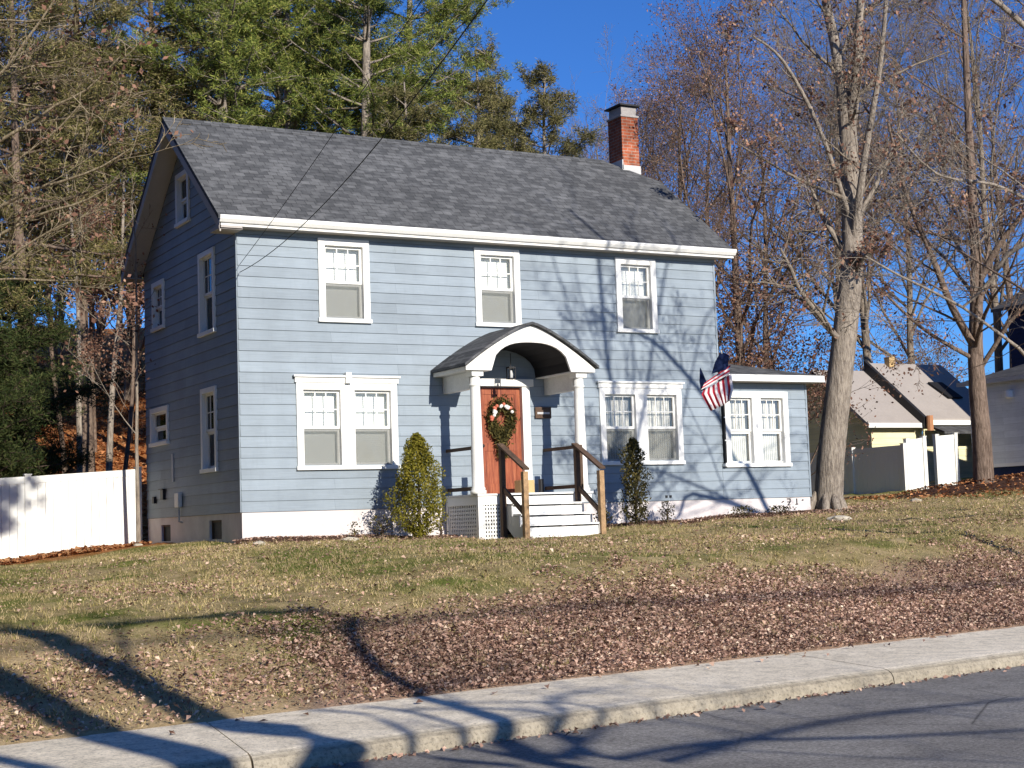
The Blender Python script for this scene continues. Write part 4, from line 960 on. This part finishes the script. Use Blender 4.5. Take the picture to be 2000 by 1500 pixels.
# right side woods
oakA = hardwood(51, 17, .22, 'bark_mid', 7000, 'russet', .09, HARDF); oakB = hardwood(52, 15, .2, 'bark_mid', 5000, 'russet', .09, HARD)
bareA = hardwood(53, 20, .22, 'bark_mauve', 1800, 'russet', .09, HARDF); bareB = hardwood(54, 18, .18, 'bark_mauve', 1200, 'russet', .09, HARDF)
GB = 'leafless and russet trees behind the right side'
for i, (kind, pp, px, d, s, lb) in enumerate([
    ('bare_tree', bareB, 1215, 66, .86, 'pale leafless tree with fine upright twigs directly behind the chimney'),
    ('oak_tree', oakA, 1330, 50, .78, 'russet-leaved oak behind the right slope of the main roof'),
    ('oak_tree', oakA, 1462, 44, .80, 'russet-leaved oak with pale trunk section above the right eave'),
    ('oak_tree', oakB, 1400, 56, .92, 'dark-twigged oak filling the gap above the wing roof'),
    ('bare_tree', bareA, 1720, 60, .98, 'leafless tree behind the beige roof, just right of the big trunk'),
    ('oak_tree', oakB, 1520, 53, .84, 'dark-twigged oak just left of the big leaning trunk'), ('oak_tree', oakA, 1265, 58, .8, 'russet-leaved oak nearest the chimney'),
    ('bare_tree', bareB, 1800, 66, 1.05, 'pale leafless tree rising over the right part of the beige roof'),
    ('bare_tree', bareB, 1965, 55, 1.0, 'leafless tree rising behind the grey house'),
    ('oak_tree', oakB, 1990, 64, 1.1, 'dark-twigged oak at the right edge behind the grey house'),
    ('bare_tree', bareA, 1660, 75, 1.1, 'distant leafless tree hidden mostly by the big trunk'),
    ('bare_tree', bareB, 120, 72, .7, 'leafless tree on the crest of the slope above the dark evergreen'), ('bare_tree', bareA, 185, 74, .7, 'leafless tree on the crest of the slope, middle of the left woods'),
    ('bare_tree', bareB, 240, 70, .7, 'leafless tree on the crest of the slope close to the house'), ('bare_tree', bareA, 60, 70, .7, 'leafless tree on the crest of the slope at far left'),
    ('bare_tree', bareB, 1110, 72, .72, 'faint leafless tree between the last pine and the chimney')]):
    place(kind, pp, gp(px, d), i*2.4+.3, s, lb, 'tree', GB)
# brush row
BR = [dict(kids=12, ang=35, lr=.6, rr=.5, t0=.05, wob=.1, up=.03, n=6, sides=4), dict(kids=7, ang=40, lr=.55, rr=.6, t0=.1, wob=.15, n=5), dict(kids=5, ang=42, lr=.6, rr=.6, t0=.2, wob=.18, n=4), dict(n=3, wob=.2)]
brA = hardwood(61, 5, .07, 'bark_mid', 4200, 'russet', .08, BR); brB = hardwood(62, 4.5, .07, 'bark_mauve', 1500, 'russet', .08, BR)
for i, (px, d, s, lb) in enumerate([(1425, 42, 1.1, 'brown thicket shrub behind the left end of the wing roof'), (1490, 44, 1.15, 'brown thicket shrub above the middle of the wing roof'), (1560, 46, 1.2, 'brown thicket shrub above the right end of the wing roof'),
    (1700, 64, 1.3, 'mauve thicket shrub behind the peak of the beige roof'), (1780, 66, 1.3, 'mauve thicket shrub above the beige roof middle'), (1860, 66, 1.3, 'mauve thicket shrub above the right end of the beige roof'),
    (120, 60, 2.3, 'brown thicket shrub on the crest of the orange slope at far left'), (190, 61, 2.4, 'brown thicket shrub on the crest of the orange slope in the middle'), (250, 60, 2.3, 'brown thicket shrub on the crest of the orange slope beside the house')]):
    place('thicket_shrub', brA if i in (0, 1, 2, 6, 7, 8) else brB, gp(px, d), i*1.9, s, lb, 'shrub', 'brown thicket shrubs at the wood edge')

# ---- the big leaning trunk beside the wing
def limbs_tree(name, seed, lines, bark_m, label, twig_levels, leaves=0, kids=5, lsz=.075, lr=.35, cat='tree', ang=48, up=.04, twig_m=None, clumps=None):
    """lines: list of (points, r0, r1) explicit limbs; side branches are grown from them"""
    base = np.array(lines[0][0][0]); T = Tree(seed)
    for pts, r0, r1, kd in lines:
        P = np.array(pts, float)-base
        # resample smoothly
        tt = np.linspace(0, len(P)-1, 13); Q = []
        for t in tt:
            i = min(int(t), len(P)-2); f = t-i; p0, p1, p2, p3 = P[max(i-1, 0)], P[i], P[i+1], P[min(i+2, len(P)-1)]
            Q.append(.5*((2*p1)+(-p0+p2)*f+(2*p0-5*p1+4*p2-p3)*f*f+(-p0+3*p1-3*p2+p3)*f**3))
        Q = np.array(Q); L = np.linalg.norm(np.diff(Q, axis=0), axis=1).sum(); T.line(Q, r0, r1, 10)
        sp = [dict(kids=kd, ang=ang, lr=lr, rr=.35, t0=.3 if r0 > .15 else .12)]+twig_levels
        if kd: T.children(Q, r0, r1, L, 0, sp)
    rb = lines[0][1]
    e = empty(name, tuple(base)); tag(e, label, cat)
    link('trunk', T.mesh('trunk', M[bark_m], sel=lambda q: q > min(.05, rb*.4)), e); link('twigs', T.mesh('twigs', M[twig_m or bark_m], sel=lambda q: q <= min(.05, rb*.4)), e)
    if clumps:
        P = np.concatenate([np.asarray(c_)-base+T.r.normal(0, sg_, (n_, 3))*[1, .6, .8] for c_, sg_, n_ in clumps]); V, F = leafquads(P, .16, .6, 0, r=T.r)
        link('leaves', np_mesh('leaves', V, F, M['russet']), e)
    if leaves:
        tp = np.array(T.tips); ix = T.r.integers(0, len(tp), leaves//7).repeat(7); V, F = leafquads(tp[ix]+T.r.normal(0, .09, (len(ix), 3)), lsz, .6, 0, r=T.r)
        link('leaves', np_mesh('leaves', V, F, M['russet']), e)
    return e
TW = [dict(kids=7, ang=42, lr=.55, rr=.5, t0=.12, wob=.12, up=.04, n=6, sides=4), dict(kids=5, ang=42, lr=.58, rr=.55, t0=.12, wob=.15, up=.04, n=5), dict(kids=4, ang=42, lr=.65, rr=.6, wob=.18, n=4), dict(n=3, wob=.2)]
d = 34.6
bt = limbs_tree('big_tree', 71, [
    ([at(1618, 1010, d), at(1622, 900, d), at(1640, 740, d), at(1660, 560, d), at(1665, 480, d+.1), at(1660, 330, d+.3), at(1650, 180, d+.5)], .335, .19, 5),
    ([at(1650, 200, d+.5), at(1632, 90, d+.6), at(1610, -20, d+.8), at(1590, -260, d+1)], .15, .07, 8),
    ([at(1655, 300, d+.4), at(1672, 160, d+.2), at(1680, 20, d+.1), at(1700, -280, d)], .14, .06, 8),
    ([at(1668, 470, d), at(1690, 300, d-.5), at(1720, 120, d-1), at(1740, -120, d-1.5)], .10, .03, 9),
    ([at(1658, 420, d), at(1600, 250, d-.6), at(1530, 120, d-1), at(1470, 70, d-1.4)], .06, .02, 9),
    ([at(1658, 390, d), at(1560, 350, d-.8), at(1440, 280, d-1.6)], .05, .015, 8),
    ([at(1662, 540, d), at(1690, 500, d-.5), at(1720, 480, d-.9)], .06, .02, 5)], 'bark_pale',
    'massive pale trunk leaning right beside the wing, forking near the top', TW, 4200, lsz=.095, twig_m='bark_mauve')
# root flare
m = MB()
for i in range(7):
    a = i*.9+.3*math.sin(i*5); q0 = np.array([.25*math.cos(a), .25*math.sin(a), .55]); q1 = np.array([(.62+.12*math.sin(i*3))*math.cos(a), (.62+.12*math.sin(i*3))*math.sin(a), -.06]); m.tube([q0, (q0+q1)/2-[0, 0, .10], q1], [.08, .10, .05], 8)
m.build('root_flare', M['bark_pale'], bt, 0, True)
d = 39.5
limbs_tree('forked_tree', 72, [
    ([at(1922, 962, d), at(1918, 860, d), at(1908, 740, d), at(1905, 660, d), at(1908, 540, d), at(1900, 400, d+.3), at(1890, 200, d+.6), at(1880, -60, d+1)], .27, .06, 14),
    ([at(1905, 680, d), at(1860, 600, d-.5), at(1820, 500, d-.8), at(1770, 380, d-1.2), at(1735, 240, d-1.5)], .11, .03, 9),
    ([at(1900, 700, d), at(1800, 640, d-.6), at(1700, 545, d-1.4)], .06, .02, 6),
    ([at(1908, 560, d), at(1950, 480, d-.4), at(2010, 400, d-.8), at(2060, 300, d-1.2)], .10, .03, 8)], 'bark_mid',
    'forked grey-brown tree standing on the mulch mound before the grey house', TW, 2600, lsz=.1)
d = 25
limbs_tree('overhanging_tree', 73, [
    ([at(2850, 1130, d), at(2820, 800, d), at(2500, 520, d), at(2250, 470, d), at(2070, 470, d), at(1985, 480, d), at(1925, 560, d+.3), at(1880, 600, d+.5)], .095, .02, 4),
    ([at(2780, 760, d), at(2400, 740, d), at(2060, 720, d-.6), at(1990, 680, d-.9), at(1880, 600, d-1.3), at(1760, 540, d-1.8), at(1690, 500, d-2.0)], .042, .012, 7),
    ([at(2300, 475, d), at(2040, 400, d-.5), at(1940, 360, d-.9), at(1830, 340, d-1.3), at(1750, 260, d-1.6)], .035, .012, 8),
    ([at(2300, 480, d), at(2160, 200, d-.4), at(2000, 50, d-.6), at(1935, -5, d-.9), at(1850, -60, d-1.1)], .065, .03, 6)], 'bark_pale',
    'pale curving boughs reaching in from beyond the right edge', TW, 1200, lr=.3)
d = 20
L = [([at(-420, 1150, d), at(-400, 800, d), at(-330, 500, d), at(-260, 300, d)], .2, .1, 0)]
for pts, r0 in [([(-330, 600), (-120, 470), (0, 405), (60, 372), (130, 352), (200, 325), (255, 290)], .035), ([(-330, 640), (-100, 500), (0, 458), (80, 418), (160, 395), (220, 360)], .03),
    ([(-300, 400), (-80, 330), (0, 275), (60, 240), (110, 205), (170, 175), (235, 110)], .03), ([(-280, 300), (-100, 200), (0, 145), (50, 80), (90, 25), (130, -40)], .028),
    ([(-290, 330), (-60, 190), (0, 195), (60, 207), (110, 204)], .022), ([(-280, 300), (-60, 140), (0, 150), (60, 130), (130, 118)], .018),
    ([(-340, 700), (-80, 570), (0, 546), (90, 548), (160, 548)], .022), ([(-340, 660), (-60, 540), (0, 515), (50, 480), (110, 445), (150, 430)], .02),
    ([(-330, 560), (-60, 360), (0, 340), (50, 300), (110, 255), (160, 200)], .018), ([(-300, 250), (-60, 60), (0, 40), (60, 42), (120, 30)], .018)]:
    L.append(([at(a, b, d+(a+330)*.004*(-1)) for a, b in pts], r0, .008, 4))
TWS = [dict(kids=5, ang=35, lr=.5, rr=.5, t0=.15, wob=.1, up=.05, n=5), dict(kids=4, ang=38, lr=.55, rr=.6, wob=.15, up=.04, n=4), dict(n=3, wob=.2)]
limbs_tree('leafless_tree', 74, L, 'bark_tan', 'bare pale boughs sweeping in from beyond the left edge in front of the evergreens', TWS, 500, lr=.28, ang=32)

# ---- trees across the street and beyond the frame whose shadows fall on lawn, walk and wall
TL = math.tan(R(SUN_EL))
def shade_at(x, y, z, ycast):   # the point on the sun ray through (x,y,z) at y = ycast
    k_ = (y-ycast); return np.array([x+k_*0.035, ycast, z+k_*TL])
def S(pts, yc): return [tuple(shade_at(x, y, z, yc)) for x, y, z in pts]
g_ = lambda x, y: float(gz(x, y)) if sd_(x, y) > 0 else (-1.78 if sd_(x, y) > -1.7 else -1.93)
yc1 = -27.6
def shadow_line(pts, yc): return [tuple(shade_at(x, y, g_(x, y), yc)) for x, y in pts]
b1 = shadow_line([(-6.05, -16.6), (-6.25, -15.2), (-6.5, -13.6), (-6.9, -11.9), (-7.9, -8)], yc1)
b2 = shadow_line([(-5.0, -16.4), (-5.35, -15.1), (-5.55, -13.6), (-5.9, -11.5), (-6.5, -9.5), (-7.8, -5)], yc1)
base1 = (-5.9, yc1, -1.93); fork = (-5.85, yc1, 1.6)
TW2 = [dict(kids=5, ang=45, lr=.4, rr=.5, t0=.2, wob=.12, up=.04, n=6, sides=4), dict(kids=4, ang=42, lr=.5, rr=.55, t0=.15, wob=.15, up=.04, n=5), dict(n=3, wob=.2)]
limbs_tree('street_tree', 81, [([base1, (-5.9, yc1, 0), fork], .34, .28, 0), ([fork]+b1, .24, .20, 2), ([fork]+b2, .21, .17, 2),
    ([fork, shade_at(-7.2, -15.6, -1.7, yc1), shade_at(-7.6, -13.5, -1.5, yc1), shade_at(-8.6, -11, -1.2, yc1)], .10, .05, 2)],
    'bark_mid', 'large forked tree across the street whose limbs shade the left lawn', TW2)
yb_ = -12.5
def fb(x, z): return shade_at(x, 5.8, z, yb_)
limbs_tree('yard_tree', 84, [([(-9, yb_-.5, -1.4), (-8.9, yb_-.4, 2), (-8.6, yb_-.2, 5), (-8.2, yb_, 9)], .16, .08, 0),
    ([(-8.6, yb_-.2, 5.2), (-6.5, yb_, 6.6), fb(-4.6, .1), fb(-3.3, .3), fb(-2.2, .75)], .07, .015, 6), ([fb(-3.6, .2), fb(-2.9, -.1), fb(-2.5, -.3)], .03, .01, 5)],
    'bark_mid', 'yard tree beyond the left edge with one leafy bough shading the fence', [dict(kids=4, ang=40, lr=.4, rr=.5, t0=.2, wob=.1, up=.0, n=4), dict(n=3, wob=.15)],
    clumps=[(fb(-3.3, .45), .30, 420), (fb(-2.8, .62), .17, 170), (fb(-3.05, .05), .2, 200), (fb(-2.35, .85), .10, 50), (fb(-3.7, .7), .3, 300), (fb(-2.45, .35), .10, 16), (fb(-2.2, .5), .08, 8)])
yc2 = -27.9
def sb(pts): return shadow_line(pts, yc2)
limbs_tree('street_tree', 82, [([(-3.4, yc2, -1.93), (-3.5, yc2, .8), shade_at(-4.0, -17.2, -1.93, yc2)], .13, .09, 0),
    ([shade_at(-4.0, -17.2, -1.93, yc2)]+sb([(-3.7, -16.3), (-3.5, -15.0), (-3.45, -13.5), (-3.2, -12.3), (-2.9, -11.3), (-4.2, -10.9), (-5.5, -10.8)]), .11, .06, 5),
    ([shade_at(-3.6, -17.4, -1.93, yc2)]+sb([(-3.0, -16.0), (-2.7, -15.3), (-1.9, -14.9)]), .05, .02, 6),
    ([shade_at(-3.4, -17.9, -1.93, yc2)]+sb([(-2.0, -17.3), (-.6, -17.0), (1.5, -17.2)]), .05, .02, 8),
    ([shade_at(-4.2, -17.4, -1.93, yc2)]+sb([(-4.5, -16.4), (-4.3, -15.2), (-4.6, -14.6)]), .055, .03, 4),
    ([shade_at(-4.0, -17.3, -1.93, yc2)]+sb([(-4.05, -16.4), (-3.95, -15.3), (-4.1, -14.7)]), .05, .03, 4),
    ([shade_at(-3.8, -17.4, -1.93, yc2)]+sb([(-3.2, -16.4), (-3.3, -15.6), (-4.0, -15.1)]), .045, .025, 4),
    ([shade_at(-3.6, -17.6, -1.93, yc2)]+sb([(-2.6, -17.4), (-1.6, -18.0), (-.2, -18.6)]), .05, .02, 5),
    ([shade_at(-3.9, -17.3, -1.93, yc2)]+sb([(-2.85, -16.2), (-2.75, -15.6), (-3.4, -15.0)]), .04, .02, 4)],
    'bark_mid', 'slender street tree whose thin branches shade the sidewalk', TW2)
# tree off the right of the frame: its crown shades the right half of the facade
def wallpt(x, z, yc): return tuple(shade_at(x, 0, z, yc))
yc3 = -12.6
wp = lambda x, z: wallpt(x, z, yc3)
limbs_tree('street_tree', 83, [
    ([(8.5, yc3, -1.3), (8.5, yc3, 2), wp(8.08, -.5), wp(8.0, 1.2), wp(7.75, 3.0), wp(7.65, 4.9), wp(7.5, 6.4)], .085, .035, 10),
    ([wp(8.0, .2), wp(8.5, 1.6), wp(8.9, 3.2), wp(9.3, 4.8), wp(9.6, 5.8)], .05, .02, 10),
    ([wp(8.3, .0), wp(9.2, .8), wp(9.7, 2.2), wp(10.2, 3.7), wp(10.6, 4.1)], .035, .02, 9),
    ([wp(7.9, 1.6), wp(7.2, 3.0), wp(6.8, 4.2), wp(6.4, 5.4)], .03, .012, 10),
    ([wp(8.0, .6), wp(8.4, 2.7), wp(8.3, 4.5), wp(8.6, 6.0)], .035, .02, 10),
    ([wp(8.0, 2.2), wp(7.5, 3.2), wp(7.1, 4.6), wp(7.2, 6.0)], .025, .012, 9),
    ([wp(8.3, -.4), wp(10.2, .1), wp(11.6, 1.0), wp(12.6, 1.4)], .028, .012, 9),
    ([wp(8.3, -.4), wp(9.6, -.3), wp(11.2, .2), wp(12.2, .9)], .022, .01, 9)],
    'bark_mid', 'tree beyond the right edge whose branches shade the right half of the facade', TW2)

# ------------------------------------------------------------------ garden shrubs
def conifer_bush(name, loc, h, r, n, mat, label, size=.055, prof=None, seed=1, lumps=.18, stem=True, asp=.5):
    q = np.random.default_rng(seed); e = empty(name, loc); tag(e, label, 'shrub')
    t = q.uniform(0, 1, n)**.85; pr_ = np.interp(t, *zip(*prof)); a = q.uniform(0, 2*math.pi, n)
    lump = 1+lumps*np.sin(a*3+t*9+seed)+lumps*np.sin(a*5-t*14)+q.normal(0, .06, n); rad = r*pr_*lump*np.sqrt(q.uniform(.25, 1, n))
    P = np.stack([rad*np.cos(a), rad*np.sin(a), .08+t*h], 1)+q.normal(0, .015, (n, 3))
    V, F = leafquads(P, size, asp, .6, r=q); link('foliage', np_mesh('foliage', V, F, M[mat]), e)
    m = MB(); m.tube([(0, 0, -.05), (.02, 0, h*.5), (0, 0, h*.85)], [.035, .02, .008], 6)
    for i in range(14):
        z = q.uniform(.1, .8)*h; aa = q.uniform(0, 6.28); rr = r*np.interp(z/h, *zip(*prof))*.8; m.tube([(0, 0, z*.8), (rr*.6*math.cos(aa), rr*.6*math.sin(aa), z*.95), (rr*math.cos(aa), rr*math.sin(aa), z*1.08)], .007, 4)
    m.build('stem', M['bark_dark'], e); return e
conifer_bush('arborvitae', (2.92, -1.12, float(gz(2.92, -1.12))), 1.82, .48, 13500, 'arbor', 'plump olive-green conical bush left of the porch steps', .05, [(0, .25), (.08, .55), (.2, .95), (.38, 1.0), (.55, .78), (.7, .6), (.85, .42), (.95, .22), (1, .05)], 3, .26)
conifer_bush('columnar_shrub', (7.68, -.95, float(gz(7.7, -.95))), 1.62, .24, 3600, 'holly', 'thin dark columnar shrub with gaps, right of the porch steps', .06, [(0, .6), (.1, 1.0), (.3, .8), (.5, 1.0), (.7, .7), (.85, .8), (1, .2)], 5, .35)
for i, (x, y, h, r, lb) in enumerate([(2.35, -.75, .35, .3, 'low dark plant at the left foot of the olive bush'), (8.72, -.5, .38, .16, 'small dark seedling against the foundation right of the columnar shrub'), (7.15, -.6, .3, .2, 'low dark plant beside the right newel post of the steps'),
    (10.6, -.55, .14, .3, 'flat dark clump at the foundation below the flag'), (11.6, -.5, .12, .28, 'flat dark clump at the foundation below the wing window'), (1.9, -.55, .22, .1, 'tiny dry sprig by the foundation left of the olive bush'), (3.55, -.7, .35, .12, 'thin bare sprig between the olive bush and the porch')]):
    conifer_bush('low_plant', (x, y, float(gz(x, y))), h, r, 260 if r > .15 else 70, 'holly', lb, .05, [(0, .7), (.5, 1), (1, .4)], 20+i, .3)

# ------------------------------------------------------------------ wires
def wire(A_, B_, sag, r, label):
    A_, B_ = np.array(A_), np.array(B_); P = [A_+(B_-A_)*t-np.array([0, 0, sag*4*t*(1-t)]) for t in np.linspace(0, 1, 28)]
    e = MB().tube([tuple(p) for p in P], r, 6).build('overhead_wire', M['wire']); tag(e, label, 'wire', 'overhead wires to the house'); return e
wa = np.array([.03, -.05, 4.28])
far = at(1010, -170, 12.5); wire(wa, wa+(far-wa)*1.25, .55, .0065, 'black overhead wire slanting across the roof towards the open sky')
wb = np.array([.03, -.05, 4.42]); mid_ = at(545, 395, 24.5); wire(wb, wb+(mid_-wb)*6, .25, .005, 'thin black overhead wire crossing the left part of the roof')

ca, cb = shade_at(-14, -12.1, -1.2, -35), shade_at(30, -8.9, -1.1, -35)
e_ = MB().tube([tuple(ca+(cb-ca)*t-np.array([0, 0, .5*4*t*(1-t)])) for t in np.linspace(-.6, 1.6, 40)], .045, 6).build('street_cable', M['wire']); tag(e_, 'thick utility cable running along the far side of the street', 'wire')
# ------------------------------------------------------------------ stones, mulch mound, litter, grass
def rock(x, y, s, label, mat='stone', seed=0):
    q = np.random.default_rng(seed); import bmesh
    bm = bmesh.new(); bmesh.ops.create_icosphere(bm, subdivisions=2, radius=1)
    for v in bm.verts: v.co = Vector((v.co.x*s*1.5, v.co.y*s, v.co.z*s*.5))*(1+q.normal(0, .08))
    me = bpy.data.meshes.new('stone'); bm.to_mesh(me); bm.free(); me.materials.append(M[mat])
    o = link('stone', me); o.location = (x, y, float(gz(x, y))+s*.15); o.rotation_euler = (0, 0, q.uniform(0, 3)); tag(o, label, 'stone', 'small stones in the lawn')
for i, (px, py, dd, s, lb) in enumerate([(270, 1088, 31, .09, 'white stone in the grass at the rear corner of the house'), (507, 1072, 26.5, .11, 'pale flat stone by the front left corner of the foundation'), (684, 1056, 27, .10, 'pale stone near the foundation left of the olive bush'), (1638, 1006, 30, .16, 'pale flat stone at the foot of the big trunk'), (1790, 1002, 37, .14, 'yellowish stone in the grass before the sunlit fence panel')]):
    p = at(px, py, dd); rock(p[0], p[1], s, lb, 'stone', i)
mm = MB(); n = 40
md = MB(); cx, cy = 21.6, 2.6
rgs = []
for j in range(7):
    rr = 1-j/6.5; k0 = len(md.v)
    for i in range(36):
        a = i/36*6.283; x = cx+3.4*rr*math.cos(a)*(1+.1*math.sin(3*a)); y = cy+2.3*rr*math.sin(a); md.v.append((x, y, float(gz(x, y))-.04+.30*(1-rr**2)+random.uniform(0, .03)))
    rgs.append(k0)
for a, b in zip(rgs, rgs[1:]):
    for i in range(36): md.f.append((a+i, a+(i+1) % 36, b+(i+1) % 36, b+i)); md.mi.append(0)
md.f.append(tuple(rgs[-1]+i for i in range(36))); md.mi.append(0)
tag(md.build('mulch_mound', M['mulch']), kind='structure')

def flat_leaves(P, size, r, tilt=.35):
    n = len(P); a = r.uniform(0, 6.283, n); nrm = np.stack([r.normal(0, tilt, n), r.normal(0, tilt, n), np.ones(n)], 1); nrm /= np.linalg.norm(nrm, axis=1)[:, None]
    d = np.stack([np.cos(a), np.sin(a), np.zeros(n)], 1); d -= (d*nrm).sum(1)[:, None]*nrm; d /= np.linalg.norm(d, axis=1)[:, None]; e = np.cross(nrm, d)
    s = size*r.uniform(.5, 1.3, (n, 1)); c = r.uniform(.1, .45, (n, 1))*s
    V = np.stack([P-d*s*.5, P-e*s*.32+nrm*c, P+d*s*.5+nrm*c*.3, P+e*s*.32+nrm*c], 1).reshape(-1, 3); return V, np.arange(4*n).reshape(-1, 4)
def nz2(x, y, sc_, sd__=0):   # cheap smooth noise for clumping
    return (np.sin(x*sc_+sd__)+np.sin(y*sc_*1.3+1.7*sd__)+np.sin((x+y)*sc_*.71+2.1)+np.sin((x-y)*sc_*1.7+sd__*3))/4
r = np.random.default_rng(99)
def scatter(n, u0, u1, s0, s1, dens):
    u = r.uniform(u0, u1, n); s = r.uniform(s0, s1, n); x = SC[0]+u*math.cos(SA)-s*math.sin(SA); y = SC[1]+u*math.sin(SA)+s*math.cos(SA)
    keep = (r.uniform(0, 1, n) < dens(x, y, s, u)) & ~((y > -.02) & (x > -.1) & (x < 12.9)) & ~((x > 3.9) & (x < 6.6) & (y > -2.4)); return x[keep], y[keep]
x, y = scatter(900000, -6, 22, 0.02, 13.5, lambda x, y, s, u: np.clip(.95-(s-1.7)/1.5+.55*nz2(x, y, 1.1)+.45*nz2(x, y, 4.3, 2), .02+.06*np.clip(nz2(x, y, .8, 5), 0, 1), 1)*np.where((u < -1.2), .22+.25*nz2(x, y, 2, 3), 1))
V, F = flat_leaves(np.stack([x, y, gz(x, y)+.015+r.uniform(0, .035, len(x))], 1), .036*np.exp(np.clip(r.normal(0, .3, (len(x), 1)), -.6, .5)), r, .55)
tag(link('leaf_litter', np_mesh('leaf_litter', V, F, M['litter'])), 'russet fallen leaves blanketing the bank above the sidewalk', 'leaves', kind='stuff')
n = 60000; x = r.uniform(-16, 18, n); y = r.uniform(5.2, 45, n); kp = ~((x > -.2) & (x < 12.9) & (y < 6.3)); x, y = x[kp], y[kp]
V, F = flat_leaves(np.stack([x, y, gz(x, y)+.03], 1), .16, r)
tag(link('hill_leaves', np_mesh('hill_leaves', V, F, M['litter_orange'])), 'orange fallen leaves covering the wooded slope behind the fence', 'leaves', kind='stuff')
n = 9000; x = r.uniform(-8, -.3, n); y = r.uniform(4.4, 6.0, n)+(x+4)*.02; V, F = flat_leaves(np.stack([x, y, gz(x, y)+.03], 1), .1, r)
n = 3000; x2 = r.uniform(17.5, 26, n); y2 = r.uniform(-1.5, 5.5, n)
V2, F2 = flat_leaves(np.stack([x2, y2, gz(x2, y2)+.05+.28*np.clip(1-((x2-cx)/3.4)**2-((y2-cy)/2.3)**2, 0, 1)], 1), .1, r)
V = np.concatenate([V, V2]); F = np.concatenate([F, F2+len(V)-len(V2)])
tag(link('border_leaves', np_mesh('border_leaves', V, F, M['litter_orange'])), 'orange leaves gathered along the fence foot and on the mulch mound', 'leaves', kind='stuff')
# grass blades
x, y = scatter(620000, -7, 34, 0.1, 17, lambda x, y, s, u: np.clip(.45+.5*nz2(x, y, .9, 2)+.25*nz2(x, y, 3.1, 1), .06, 1)*np.clip((s+1.5-.05*u)/4, .42, 1))
n = len(x); P = np.stack([x, y, gz(x, y)-.005], 1); a = r.uniform(0, 6.283, n); hh = r.uniform(.015, .042, n); wd = .006
d = np.stack([np.cos(a), np.sin(a), np.zeros(n)], 1)*wd; tipv = np.stack([r.normal(0, .02, n), r.normal(0, .02, n), hh], 1)
V = np.stack([P-d, P+d, P+tipv], 1).reshape(-1, 3)
tag(link('grass', np_mesh('grass', V, np.arange(3*n).reshape(-1, 3), M['grass'])), 'thin late-autumn grass of the front lawn', 'grass', kind='stuff')
nt_ = 2600; x, y = scatter(nt_*3, -7, 30, 0.3, 15, lambda x, y, s, u: .3+.5*(nz2(x, y, 1.3, 4) > 0)); k_ = 14
cx_ = np.repeat(x, k_)+r.normal(0, .03, len(x)*k_); cy_ = np.repeat(y, k_)+r.normal(0, .03, len(x)*k_); n = len(cx_)
P = np.stack([cx_, cy_, gz(cx_, cy_)-.005], 1); a = r.uniform(0, 6.283, n); d = np.stack([np.cos(a), np.sin(a), np.zeros(n)], 1)*.005
tipv = np.stack([r.normal(0, .035, n), r.normal(0, .035, n), r.uniform(.04, .10, n)], 1); V = np.stack([P-d, P+d, P+tipv], 1).reshape(-1, 3)
tag(link('grass_tufts', np_mesh('grass_tufts', V, np.arange(3*n).reshape(-1, 3), M['grass'])), 'longer tufts standing out of the front lawn', 'grass', kind='stuff')
# leaves caught at the foundation, the trunk foot and the gutter
x = np.concatenate([r.uniform(-.2, 3.9, 900), r.uniform(6.7, 13, 900), r.normal(0, .8, 900)+13.6, r.uniform(-7, 10, 500)]); y = np.concatenate([-np.abs(r.normal(0, .3, 1800))-.05, r.normal(-.1, .6, 900), np.zeros(500)])
kp = ~((y > -.02) & (x < 12.9)); kp[-500:] = True
u_ = r.uniform(-5, 14, 500); s__ = -1.78-np.abs(r.normal(0, .06, 500)); x[-500:] = SC[0]+u_*math.cos(SA)-s__*math.sin(SA); y[-500:] = SC[1]+u_*math.sin(SA)+s__*math.cos(SA)
z = gz(x, y)+.06; z[-500:] = -1.92; x, y, z = x[kp], y[kp], z[kp]
V, F = flat_leaves(np.stack([x, y, z], 1), .05, r, .6); tag(link('caught_leaves', np_mesh('caught_leaves', V, F, M['litter'])), 'brown leaves caught along the foundation, the trunk foot and the gutter', 'leaves', kind='stuff')
# loose leaves on walk and road
x = r.uniform(-7, 8, 90); u = r.uniform(-4, 14, 90); s = np.where(r.uniform(size=90) < .5, -r.uniform(0, .5, 90), -r.uniform(1.78, 2.1, 90))
X_ = SC[0]+u*math.cos(SA)-s*math.sin(SA); Y_ = SC[1]+u*math.sin(SA)+s*math.cos(SA); Z_ = np.where(s > -1.7, -1.775, -1.925)
V, F = flat_leaves(np.stack([X_, Y_, Z_+.006], 1), .07, r)
tag(link('stray_leaves', np_mesh('stray_leaves', V, F, M['litter'])), 'stray dry leaves lying on the sidewalk and in the gutter', 'leaves', kind='stuff')
